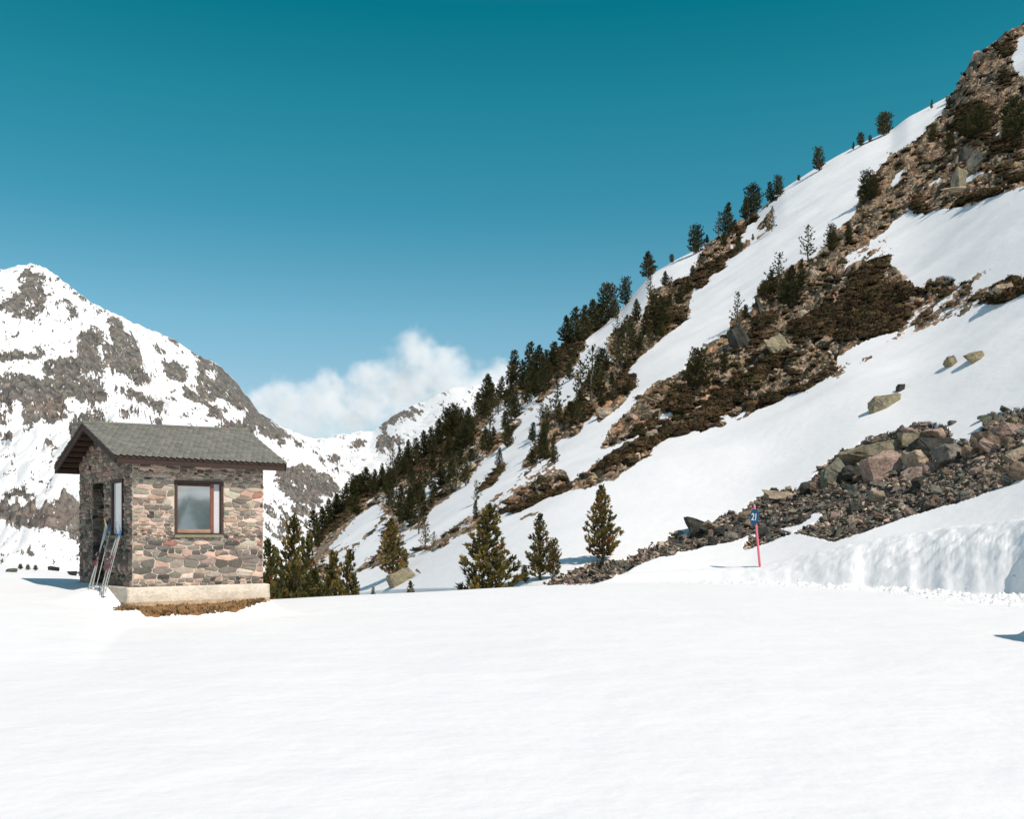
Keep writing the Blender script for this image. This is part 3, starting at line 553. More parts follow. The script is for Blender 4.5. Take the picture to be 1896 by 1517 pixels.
# needles let some light through
t = M_leaf.node_tree; b = t.nodes['Principled BSDF']
oi = N(t, 'ShaderNodeObjectInfo'); hr = ramp_(t, oi.outputs['Random'], [(0, (.8, .85, .75)), (.5, (1.05, 1, .9)), (1, (1.25, 1.1, .9))])
cm = mix_(t, 1.0, attr_(t, 'col').outputs['Color'], hr.outputs[0], 'MULTIPLY'); cm = mix_(t, 1.0, cm, oi.outputs['Color'], 'MULTIPLY'); t.links.new(cm, b.inputs['Base Color'])
tr = N(t, 'ShaderNodeBsdfTranslucent'); t.links.new(cm, tr.inputs[0]); ms = N(t, 'ShaderNodeMixShader'); ms.inputs[0].default_value = .25
t.links.new(b.outputs[0], ms.inputs[1]); t.links.new(tr.outputs[0], ms.inputs[2]); t.links.new(ms.outputs[0], t.nodes['Material Output'].inputs[0])
m, t, b = mat_new('window_glass'); M_glass = m
b.inputs['Base Color'].default_value = (.12, .16, .165, 1); b.inputs['Roughness'].default_value = .03; b.inputs['Specular IOR Level'].default_value = 1.0; b.inputs['IOR'].default_value = 2.7  # lightened teal-grey base stands in for the reflected sky and slopes
b.inputs['Coat Weight'].default_value = .5; b.inputs['Coat Roughness'].default_value = .02

# ------------------------------------------------------------------ ground objects
tag(link('snow_slope', terr_me, M_slope), 'snow field rising into the steep slope with brush and scree', kind='structure')
tag(link('mountain', mt_me, M_mtn), 'snow-streaked rocky mountain across the valley', kind='structure')
tag(link('distant_mountains', ring_me, M_mtn), 'snowy ridges closing the valley', kind='structure')
vs = [(-9000, -9000, -66), (9000, -9000, -66), (9000, 9000, -66), (-9000, 9000, -66)]
gm = bpy.data.meshes.new('ground'); gm.from_pydata(vs, [], [(0, 1, 2, 3)])
tag(link('ground', gm, M_mtn), 'snow-covered valley floor', kind='structure')
# the snow behind the viewer
az = np.linspace(R(58), R(302), 90); rr = np.geomspace(.9, 520, 60)
AZ, RR = np.meshgrid(az, rr); XR, YR_ = np.sin(AZ) * RR, np.cos(AZ) * RR
zz = -1.62 + .05 * fbm(XR / 9., YR_ / 9., seed=181, o=2) * smooth(RR / 8) - 62 * smooth((RR - 60) / 400)
nb_me = np_mesh('snow_field', np.stack([XR, YR_, zz], -1).reshape(-1, 3), grid_faces(*XR.shape)[:, ::-1], {'bare': zz.ravel() * 0, 'mat': zz.ravel() * 0, 'scr': zz.ravel() * 0}, smooth=True)
tag(link('snow_field', nb_me, M_slope), 'flat snow behind the viewpoint', kind='structure')

# ------------------------------------------------------------------ rocks
import bmesh
def hull_rock(seed, sx=1, sy=1, sz=1, n=16, boxy=.55, sub=True):
    r = np.random.default_rng(seed); bm = bmesh.new()
    for _ in range(n):
        p = r.uniform(-1, 1, 3); p = np.sign(p) * np.abs(p) ** boxy
        p /= max(1, np.linalg.norm(p) / 1.25)
        bm.verts.new((p[0] * .5 * sx, p[1] * .5 * sy, p[2] * .5 * sz))
    bmesh.ops.convex_hull(bm, input=bm.verts)
    for v in [v for v in bm.verts if not v.link_faces]: bm.verts.remove(v)
    bmesh.ops.dissolve_limit(bm, angle_limit=R(14), verts=bm.verts, edges=bm.edges)
    if sub:
        bmesh.ops.bevel(bm, geom=list(bm.edges), offset=.035, segments=1, affect='EDGES', clamp_overlap=True)
    bmesh.ops.triangulate(bm, faces=bm.faces)
    if sub:
        bmesh.ops.subdivide_edges(bm, edges=bm.edges, cuts=2, use_grid_fill=True)
        P = np.array([v.co for v in bm.verts]); d = billow(P[:, 0] * 2.6 + seed, P[:, 1] * 2.6, P[:, 2] * 4.2, o=4, seed=seed) - .45
        for v, q in zip(bm.verts, d): v.co += v.co.normalized() * float(q) * .13
        bmesh.ops.triangulate(bm, faces=bm.faces)
    bmesh.ops.recalc_face_normals(bm, faces=bm.faces)
    me = bpy.data.meshes.new('boulder'); bm.to_mesh(me); bm.free(); return me
SHAPES = {'block': [hull_rock(200 + i, 1, .9, .8, 15, .4) for i in range(5)], 'slab': [hull_rock(230 + i, 1.2, .8, .32, 15, .45) for i in range(5)],
          'wedge': [hull_rock(260 + i, 1.25, .7, .75, 8, .6) for i in range(4)], 'shard': [hull_rock(290 + i, 1.5, .55, .4, 9, .6) for i in range(3)]}
_vm = {}
def rock_mesh(shape, i, colour):
    k = (shape, i % len(SHAPES[shape]), colour)
    if k not in _vm:
        me = SHAPES[shape][k[1]].copy(); me.materials.clear(); me.materials.append(RM[colour]); _vm[k] = me
    return _vm[k]
def rock(name, px, py, wpx, hpx, colour, shape='block', i=0, rot=(0, 0, 0), depth=None, sink=.12, label=None, cat='boulder', group=None, at=None):
    """a rock whose foot shows at (px, py), wpx by hpx photo pixels in size"""
    p = at if at is not None else hit(px, py); k = p.y / F; W, H = wpx * k, hpx * k
    me = rock_mesh(shape, i, colour)
    o = bpy.data.objects.new(name, me); col.objects.link(o)
    ext = {'block': (1, .9, .8), 'slab': (1.2, .8, .32), 'wedge': (1.25, .7, .75), 'shard': (1.5, .55, .4)}[shape]
    D = depth if depth else min(W, H * 1.4)
    o.scale = (W / ext[0] * 1.05, D / ext[1], H / ext[2] * 1.05 * (1 + sink)); o.rotation_euler = rot
    o.location = (p.x, p.y + D * .25, p.z + H * (.5 - sink))
    tag(o, label, cat, group); return o
# ------------------------------------------------------------------ the stone hut
P0 = (-7.63, 20.2, 0); HUT_R = 40.0
W_, D_ = 2.83, 3.38
ZP = -.956                       # top of the plinth
EV, RG = 1.66, 2.53              # eave and ridge heights
hut = tag(empty('stone_hut', (P0[0], P0[1], 0), R(HUT_R)), 'small hut of mixed grey and pink stone under a grey slate gable roof', 'hut')
PALETTE = [((.53, .37, .29), 3.4), ((.60, .46, .37), 3.4), ((.34, .25, .20), 2.4), ((.28, .235, .195), 3), ((.21, .18, .15), 2.8), ((.145, .13, .11), 2.2), ((.42, .36, .28), 3.4), ((.34, .17, .13), .6), ((.08, .075, .062), .9), ((.27, .255, .22), 1.4)]
MORTAR = (.66, .53, .43)
def clip(poly, nx, ny, c):
    out = []
    for i in range(len(poly)):
        a, b = poly[i - 1], poly[i]; da = a[0] * nx + a[1] * ny - c; db = b[0] * nx + b[1] * ny - c
        if da <= 0: out.append(a) if False else None
        if (da <= 0) != (db <= 0):
            t = da / (da - db); out.append((a[0] + (b[0] - a[0]) * t, a[1] + (b[1] - a[1]) * t))
        if db <= 0: out.append(b)
    return out
def stones(mb, w, z0, z1, toW, opens=(), roof=None, seed=0, dense=1.0, shade=1.0):
    """lay irregular stones on a wall face; toW maps (along, up, out) to hut space; roof = list of (nx, ny, c) kept sides"""
    r = random.Random(seed); A = 2.2; pts = []
    z = z0
    while z < z1 + .05:
        hgt = r.choice([.05, .065, .08, .11, .15]) * r.uniform(.9, 1.15) / dense; x = r.uniform(-.2, .05)
        if z < z0 + .75: hgt *= 1.35
        while x < w + .1:
            ww = hgt * r.uniform(1.2, 3.8); cx, cz = x + ww / 2, z + hgt / 2 + r.uniform(-.016, .016)
            if r.random() < .2: pts += [(cx - ww * .1, cz - hgt * .25), (cx + ww * .1, cz + hgt * .28)]
            else: pts.append((cx, cz))
            x += ww
        z += hgt
    for i, (px_, pz_) in enumerate(pts):
        poly = [(max(px_ - .5, 0), max(pz_ - .4, z0)), (min(px_ + .5, w), max(pz_ - .4, z0)), (min(px_ + .5, w), min(pz_ + .4, z1)), (max(px_ - .5, 0), min(pz_ + .4, z1))]
        for j, (qx, qz) in enumerate(pts):
            if i == j or abs(qx - px_) > .9 or abs(qz - pz_) > .6: continue
            dx, dz = (qx - px_) / A ** 2, (qz - pz_)
            poly = clip(poly, dx, dz, dx * (px_ + qx) / 2 + dz * (pz_ + qz) / 2)
            if len(poly) < 3: break
        for n in (roof or []):
            if len(poly) >= 3: poly = clip(poly, *n)
        for (ax, bx, az_, bz) in opens:
            if len(poly) < 3: break
            xs = [p[0] for p in poly]; zs = [p[1] for p in poly]
            if max(xs) > ax and min(xs) < bx and max(zs) > az_ and min(zs) < bz:
                cand = [(abs(min(px_ - ax, 0)), (1, 0, ax)), (abs(min(bx - px_, 0)), (-1, 0, -bx)), (abs(min(pz_ - az_, 0)), (0, 1, az_)), (abs(min(bz - pz_, 0)), (0, -1, -bz))]
                best = max(cand, key=lambda q: q[0])
                poly = clip(poly, *best[1]) if best[0] > 0 else []
        if len(poly) < 3: continue
        ar = abs(sum(poly[k - 1][0] * poly[k][1] - poly[k][0] * poly[k - 1][1] for k in range(len(poly)))) / 2
        if ar < .0018: continue
        cx = sum(p[0] for p in poly) / len(poly); cz = sum(p[1] for p in poly) / len(poly)
        for _ in range(1):   # break the corners
            q = []
            for k in range(len(poly)):
                a, b = poly[k - 1], poly[k]
                q += [(a[0] * .86 + b[0] * .14, a[1] * .86 + b[1] * .14), (a[0] * .14 + b[0] * .86, a[1] * .14 + b[1] * .86)]
            poly = q
        size = math.sqrt(ar); g = min(r.uniform(.005, .013), size * .10)
        def inset(p, d):
            dx, dz = p[0] - cx, p[1] - cz; l = math.hypot(dx, dz) + 1e-6; k = max(l - d, l * .3) / l; return (cx + dx * k, cz + dz * k)
        jit = [r.uniform(-.007, .006) for _ in poly]
        out = r.uniform(.010, .030)
        tx, tz = r.uniform(-.04, .04), r.uniform(-.05, .05)
        rings = []
        for d, o in ((g, -.012), (g + .003, out * .65), (g + .016, out)):
            rings.append([toW(*inset(p, d + j), o + ((p[0] - cx) * tx + (p[1] - cz) * tz if o > 0 else 0)) for p, j in zip(poly, jit)])
        n = len(poly); vs = [v for rg_ in rings for v in rg_] + [toW(cx, cz, out + .006)]
        fs = [(a * n + k, a * n + (k + 1) % n, (a + 1) * n + (k + 1) % n, (a + 1) * n + k) for a in (0, 1) for k in range(n)]
        fs += [(2 * n + k, 2 * n + (k + 1) % n, 3 * n) for k in range(n)]
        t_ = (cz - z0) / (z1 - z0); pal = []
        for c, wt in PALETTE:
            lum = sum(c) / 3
            if t_ > .86: wt *= 2.2 if lum < .16 else .5      # stones picked darker at the top, eave shade put into the colour
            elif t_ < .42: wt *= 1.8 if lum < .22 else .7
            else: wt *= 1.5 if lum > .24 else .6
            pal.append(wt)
        c = r.choices([p[0] for p in PALETTE], pal)[0]; k = r.uniform(.75, 1.25) * shade
        mb.add(vs, fs, tuple(min(v * k * r.uniform(.95, 1.05), .7) for v in c))
def wall_panels(mb, w, z0, z1, thick, opens, toW, c=MORTAR):
    xs = sorted({0, w} | {o[0] for o in opens} | {o[1] for o in opens}); zs = sorted({z0, z1} | {o[2] for o in opens} | {o[3] for o in opens})
    for i in range(len(xs) - 1):
        for j in range(len(zs) - 1):
            mx, mz = (xs[i] + xs[i + 1]) / 2, (zs[j] + zs[j + 1]) / 2
            if any(o[0] < mx < o[1] and o[2] < mz < o[3] for o in opens): continue
            a, b, p, q = xs[i], xs[i + 1], zs[j], zs[j + 1]
            mb.add([toW(a, p, 0), toW(b, p, 0), toW(b, q, 0), toW(a, q, 0)], [(0, 1, 2, 3)], c)
    for (a, b, p, q) in opens:        # reveals
        for e in (((a, p), (a, q)), ((b, q), (b, p)), ((a, q), (b, q)), ((b, p), (a, p))):
            (u0, v0), (u1, v1) = e
            mb.add([toW(u0, v0, 0), toW(u1, v1, 0), toW(u1, v1, -thick), toW(u0, v0, -thick)], [(0, 1, 2, 3)], c)
slope_k = (RG - EV) / (D_ / 2 + .35)
wtop = EV + .35 * slope_k - .07
fw = [(.858, 1.914, .11, 1.235)]
lw = [(.50, 1.20, .09, 1.25), (1.72, 2.52, ZP + .02, 1.25)]
f_front = lambda x, z, o: (x, -o, z)
f_left = lambda b, z, o: (-o, b, z)
f_back = lambda x, z, o: (W_ - x, D_ + o, z)
f_right = lambda b, z, o: (W_ + o, b, z)
mb = MB(); wall_panels(mb, W_, ZP, wtop, .32, fw, f_front)
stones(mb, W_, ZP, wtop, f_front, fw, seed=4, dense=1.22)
mb.build('front_wall', M_masonry, hut)
gz = lambda: [(-slope_k, 1, wtop), (slope_k, 1, wtop + slope_k * D_)]
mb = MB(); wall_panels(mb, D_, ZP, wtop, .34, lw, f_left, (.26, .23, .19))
pk = wtop + slope_k * D_ / 2
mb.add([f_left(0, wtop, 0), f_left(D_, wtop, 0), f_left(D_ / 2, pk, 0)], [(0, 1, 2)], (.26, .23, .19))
stones(mb, D_, ZP, pk, f_left, lw, gz(), seed=9, shade=.62)  # gable stones and mortar darkened, the wall's shade put into their colour
# stone cheeks of the doorway and window seen from the side, shade put into colour
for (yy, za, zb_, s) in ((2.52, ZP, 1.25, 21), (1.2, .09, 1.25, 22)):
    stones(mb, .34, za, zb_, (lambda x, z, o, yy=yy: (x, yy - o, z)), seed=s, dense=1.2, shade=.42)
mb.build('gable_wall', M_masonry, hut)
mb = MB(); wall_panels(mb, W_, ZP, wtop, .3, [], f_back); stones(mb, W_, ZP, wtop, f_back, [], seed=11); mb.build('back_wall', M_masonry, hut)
mb = MB(); wall_panels(mb, D_, ZP, wtop, .3, [], f_right)
mb.add([f_right(0, wtop, 0), f_right(D_, wtop, 0), f_right(D_ / 2, pk, 0)], [(0, 1, 2)], MORTAR)
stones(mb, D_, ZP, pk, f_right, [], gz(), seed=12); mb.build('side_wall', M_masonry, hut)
# plinth, worn at its corners
mb = MB(); r = random.Random(3); nn = 40
def ring_pts(off, z, jit):
    out = []
    ro = max(-.02, off * .35)
    for (ax, ay), (bx, by) in (((-off, -off), (W_ + ro, -off)), ((W_ + ro, -off), (W_ + ro, D_ + off)), ((W_ + ro, D_ + off), (-off, D_ + off)), ((-off, D_ + off), (-off, -off))):
        for k in range(nn):
            t_ = k / nn; x, y = ax + (bx - ax) * t_, ay + (by - ay) * t_
            cxr = min(t_, 1 - t_) * 2.8
            rnd = -.05 * max(0, 1 - cxr / .12)
            out.append((x + (.5 * W_ - x) * -rnd * -.5 + r.uniform(-jit, jit), y + (.5 * D_ - y) * -rnd * -.5 + r.uniform(-jit, jit), z + r.uniform(-jit, jit) * .6))
    return out
rings = [ring_pts(-.02, ZP + .004, .001), ring_pts(.10, ZP - .004, .006), ring_pts(.125, ZP - .03, .006), ring_pts(.13, ZP - .16, .008), ring_pts(.135, ZP - .30, .012), ring_pts(.13, ZP - .40, .02), ring_pts(.15, ZP - .9, .02)]
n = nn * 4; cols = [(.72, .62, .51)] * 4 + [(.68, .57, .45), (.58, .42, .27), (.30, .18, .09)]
for a in range(len(rings) - 1):
    mb.add(rings[a] + rings[a + 1], [(k, (k + 1) % n, n + (k + 1) % n, n + k) for k in range(n)], cols[a + 1])
mb.build('plinth', M_plinth, hut, smooth=True)
# roof
def roof_pt(a, s, lift, side=1):
    """a along the ridge, s = 0 at the eave .. 1 at the ridge"""
    ridge = RG - .05 + .10 * (a + .45) / 3.73
    y0, yr = -.35, D_ / 2
    y = y0 + (yr - y0) * s; z = EV + (ridge - EV) * s
    if side < 0: y = D_ - y
    return Vector((a, y + lift * -.35 * side, z + lift))
roof = empty('roof'); roof.parent = hut
r = random.Random(8); mbt = MB()
A0, A1 = -.47, W_ + .41
for side in (1, -1):
    for i in range(18):
        s0 = i / 17.6 - .01; s1 = s0 + 1.75 / 17.6; wt = .125
        nt_ = int((A1 - A0) / wt) + 2
        for j in range(nt_):
            a0 = A0 + (j - (i % 2) * .5) * wt; a1 = a0 + wt - .006
            a0, a1 = max(a0, A0 - .01), min(a1, A1 + .01)
            if a1 - a0 < .02 or s0 > .985: continue
            s1c = min(s1, 1.0); g = r.uniform(.85, 1.12); c = tuple(v * g for v in r.choice([(.215, .205, .175), (.225, .215, .18), (.205, .20, .17), (.235, .222, .19)]))
            up = .016 + r.uniform(0, .006); m_ = (a0 + a1) / 2; dd = (s1 - s0) * .28; jj = r.uniform(-.004, .004)
            top = [roof_pt(a0, s1c, .004, side), roof_pt(a0, s0 + dd, up, side), roof_pt(m_ - .02, s0 + jj, up + .002, side), roof_pt(m_ + .02, s0 + jj, up + .002, side), roof_pt(a1, s0 + dd, up, side), roof_pt(a1, s1c, .004, side)]
            bot = [p - Vector((0, 0, .012)) for p in top]
            mbt.add(top + bot, [(0, 1, 2, 3, 4, 5) if side > 0 else (5, 4, 3, 2, 1, 0)] + [(k, k + 6, k + 7, k + 1) for k in range(5)], c)
mbt.build('slates', M_slate, roof)
mbr = MB()
for j in range(19):
    a0 = A0 + j * (A1 - A0) / 19; a1 = a0 + (A1 - A0) / 19 + .01; c = tuple(v * r.uniform(.8, 1.2) for v in (.20, .19, .165))
    for side in (1, -1):
        q = [roof_pt(a0, .955, .036, side), roof_pt(a1, .955, .036, side), roof_pt(a1, 1.0, .034, side), roof_pt(a0, 1.0, .034, side)]
        mbr.add(q + [p - Vector((0, 0, .02)) for p in q], [(0, 1, 2, 3), (0, 4, 5, 1), (3, 7, 4, 0)], c)
mbr.build('ridge_cap', M_slate, roof)
mbd = MB(); brown = (.055, .032, .022)
for side in (1, -1):
    q = [roof_pt(A0 + .01, 0, -.012, side), roof_pt(A1 - .01, 0, -.012, side), roof_pt(A1 - .01, 1, -.012, side), roof_pt(A0 + .01, 1, -.012, side)]
    mbd.add(q + [p - Vector((0, 0, .035)) for p in q], [(0, 1, 2, 3), (7, 6, 5, 4), (0, 4, 5, 1), (0, 3, 7, 4), (1, 5, 6, 2)], (.05, .03, .02))
mbd.build('roof_boards', M_wood, roof)
for a in (A0 + .02, A1 - .05):       # barge boards along the gables
    mbb = MB()
    for side in (1, -1):
        q = []
        for s in (-.0, 1.0):
            p = roof_pt(a, s, -.05, side); q += [p, p + Vector((.03, 0, 0)), p + Vector((.03, 0, -.11)), p + Vector((0, 0, -.11))]
        mbb.add(q, [(0, 1, 5, 4), (1, 2, 6, 5), (2, 3, 7, 6), (3, 0, 4, 7), (0, 3, 2, 1), (4, 5, 6, 7)], (.045, .028, .022))
    mbb.build('barge_board', M_wood, roof)
for side in (1, -1):                  # fascias
    mbb = MB(); p = roof_pt(0, 0, -.05, side)
    y_ = p.y if side > 0 else p.y - .028
    mbb.box(A0 + .02, A1 - .02, y_, y_ + .028, p.z - .105, p.z + .012, (.05, .03, .024)); mbb.build('fascia', M_wood, roof)
for k in range(8):                    # rafters showing under the gable overhang and eaves
    s = .02 + k * .125
    for side in (1, -1):
        mbb = MB(); p = roof_pt(0, s, -.06, side)
        mbb.box(A0 + .06, .03, p.y - .03, p.y + .03, p.z - .07, p.z, (.06, .036, .026))
        mbb.build('purlin', M_wood, roof)
for a in (.12, 2.02, 2.66):
    mbb = MB(); mbb.box(a, a + .13, -.31, D_ + .31, EV - .13, EV - .015, (.05, .03, .022)); mbb.build('tie_beam', M_wood, roof)
# front window: outer frame, sash standing ajar behind it, pale lining on the right
win = MB(); x0, x1, z0, z1 = .858, 1.914, .11, 1.235; wood = (.07, .042, .033); t_ = .055
for b_ in ((x0, x0 + t_, z0, z1), (x1 - t_, x1, z0, z1), (x0 + t_, x1 - t_, z1 - t_, z1), (x0 + t_, x1 - t_, z0, z0 + .03)):
    win.box(b_[0], b_[1], -.03, .075, b_[2], b_[3], wood)
wf = win.build('window', M_wood, hut)
sl = MB(); sl.box(x0 - .02, x1 - .05, -.075, .05, z0 - .055, z0 - .004, (.24, .23, .16)); sl.build('sill', M_masonry, wf)
Ms = Matrix.Translation((x0 + .06, .085, 0)) @ Matrix.Rotation(R(-5), 4, 'Z')
sash = MB(); sw = .80; sz0, sz1 = z0 + .035, z1 - .06; red = (.22, .085, .06)
for b_, c_ in (((0, .035, sz0, sz1), wood), ((sw - .075, sw, sz0, sz1), red), ((.035, sw - .075, sz1 - .05, sz1), (.09, .05, .035)), ((.035, sw - .075, sz0, sz0 + .075), (.42, .25, .17))):
    sash.box(b_[0], b_[1], 0, .04, b_[2], b_[3], c_, Ms)
sh = sash.build('sash', M_wood, wf)
pn = MB(); pn.box(.035, sw - .075, .015, .021, sz0 + .075, sz1 - .05, (1, 1, 1), Ms); pn.build('pane', M_glass, sh)
ln = MB(); ln.box(x0 + sw + .075, x1 - t_ - .002, .06, .075, z0 + .03, z1 - t_, (.62, .60, .62)); ln.build('lining', M_plain, wf)
dk = MB(); dk.box(x0 + .02, x1 - .02, .29, .31, z0, z1, (.02, .022, .022)); dk.build('dark_room_sheet', M_wood, wf)  # dark sheet stands in for the unlit room behind the window
# gable window
win = MB(); y0, y1_, z0, z1 = .50, 1.20, .09, 1.25
for b_ in ((y0, y0 + .05, z0, z1), (y1_ - .10, y1_, z0, z1), (y0 + .05, y1_ - .10, z1 - .07, z1), (y0 + .05, y1_ - .10, z0, z0 + .03)):
    win.box(-.035, .06, b_[0], b_[1], b_[2], b_[3], (.05, .028, .028))
wf = win.build('window', M_wood, hut)
m, t, b = mat_new('snow_glare_glass'); b.inputs['Base Color'].default_value = (.5, .5, .5, 1); b.inputs['Roughness'].default_value = .06; b.inputs['Specular IOR Level'].default_value = .8  # pale base colour stands in for bright snow mirrored in the pane
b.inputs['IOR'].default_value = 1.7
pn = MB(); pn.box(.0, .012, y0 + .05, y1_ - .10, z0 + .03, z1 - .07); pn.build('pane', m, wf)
sl = MB(); sl.box(-.07, .03, y0 - .02, y1_ + .02, z0 - .05, z0 - .003, (.16, .17, .14)); sl.build('sill', M_masonry, wf)
# plank door deep in its opening
dr = MB(); r = random.Random(5)
for k in range(6):
    ya = 1.73 + k * .131; g = r.uniform(.8, 1.2)
    dr.box(.30, .335, ya, ya + .125, ZP + .03, 1.22, (.045 * g, .06 * g, .052 * g))
door = dr.build('door', M_wood, hut)
hd = MB(); hd.tube([(.29, 1.80, .02), (.26, 1.80, .02), (.26, 1.90, .02)], .012, 6, (.3, .3, .3)); hd.build('handle', M_plain, door)
# bare turf thawed out along the foot of the sunny wall
def gh(x, y):
    c, s = math.cos(R(HUT_R)), math.sin(R(HUT_R)); return P0[0] + x * c - y * s, P0[1] + x * s + y * c
# ------------------------------------------------------------------ skis leaning by the gable window
def ski(base_px, base_py, top_px, top_py, Yb, Yt, tip, label, group, roll=0):
    xb, xt = float(uof(base_px)) * Yb, float(uof(top_px)) * Yt
    A = Vector((xb, Yb, float(sof(base_py)) * Yb)); B = Vector((xt, Yt, float(sof(top_py)) * Yt)); Ln = (B - A).length
    o = empty('ski', A); tag(o, label, 'ski', group)
    zax = (B - A).normalized(); xax = Vector((0, 1, 0)); xax = (Matrix.Rotation(R(roll), 3, 'Z') @ Vector((-.643, .766, 0))); xax = (xax - zax * xax.dot(zax)).normalized(); yax = zax.cross(xax)
    o.matrix_world = Matrix.Translation(A) @ Matrix((xax, yax, zax)).transposed().to_4x4()
    n = 22; body = MB(); vs = []; fs = []
    for i in range(n + 1):
        t_ = i / n; hw = (.034 - .010 * math.sin(math.pi * min(t_ / .9, 1))) * (1 if t_ < .93 else max(.12, 1 - ((t_ - .93) / .07) ** 2)); th = .011 if t_ < .9 else .006
        bend = .012 * math.sin(math.pi * t_) + (.09 * ((t_ - .88) / .12) ** 2 if t_ > .88 else 0)
        vs += [(-hw, bend, t_ * Ln), (hw, bend, t_ * Ln), (hw, bend + th, t_ * Ln), (-hw, bend + th, t_ * Ln)]
        if i: a = 4 * (i - 1); fs += [(a + k, a + (k + 1) % 4, a + 4 + (k + 1) % 4, a + 4 + k) for k in range(4)]
    fs += [(0, 3, 2, 1), (4 * n, 4 * n + 1, 4 * n + 2, 4 * n + 3)]
    body.add(vs, fs, (.44, .43, .40)); 
    for i in range(len(body.c)):
        t_ = (i // 4) / n
        if t_ > .86: body.c[i] = tip
        elif .38 < t_ < .6: body.c[i] = (.38, .30, .29)
    body.build('ski_body', M_ski, o)
    bd = MB(); bd.box(-.03, .03, .02, .055, Ln * .50, Ln * .50 + .07, (.15, .03, .04)); bd.box(-.022, .022, .02, .075, Ln * .50 + .02, Ln * .50 + .05, (.3, .3, .3)); bd.build('toe_binding', M_plain, o)
    bd = MB(); bd.box(-.028, .028, .02, .07, Ln * .37, Ln * .37 + .10, (.14, .03, .04)); bd.box(-.018, .018, .07, .10, Ln * .37 + .02, Ln * .37 + .06, (.06, .06, .06)); bd.build('heel_binding', M_plain, o)
    return o
G = 'skis leaning against the hut'
ski(163, 1097, 203, 968, 20.95, 21.15, (.05, .22, .42), 'leftmost of the skis leaning by the gable window, blue tip', G)
ski(169, 1098, 200, 962, 20.9, 21.3, (.75, .55, .12), 'ski with a yellow tip leaning beside the doorway', G, 6)
ski(190, 1103, 227, 972, 20.45, 20.62, (.04, .25, .50), 'ski with bright blue tip standing nearest the hut corner', G)
ski(186, 1101, 221, 980, 20.55, 20.72, (.05, .06, .07), 'dark-tipped ski tucked behind the one nearest the hut corner', G, -6)
def pole(bpx, bpy_, tpx, tpy, Yb, Yt, label):
    A = Vector((float(uof(bpx)) * Yb, Yb, float(sof(bpy_)) * Yb)); B = Vector((float(uof(tpx)) * Yt, Yt, float(sof(tpy)) * Yt))
    o = empty('ski_pole', A); tag(o, label, 'ski pole', 'ski poles by the hut'); d = B - A
    s = MB(); s.tube([(0, 0, 0), d], .008, 6, (.45, .45, .42)); s.build('shaft', M_plain, o)
    s = MB(); s.tube([d * .93, d * .96, d], [.014, .018, .014], 8, (.03, .16, .35)); s.build('grip', M_plain, o)
    s = MB(); s.tube([d * .06, d * .063], .045, 10, (.05, .05, .05)); s.build('basket', M_plain, o)
pole(176, 1096, 206, 975, 20.85, 21.05, 'thin pole with blue grip leaning between the left skis')
pole(194, 1100, 224, 985, 20.4, 20.55, 'thin pole with blue grip leaning against the rightmost ski')
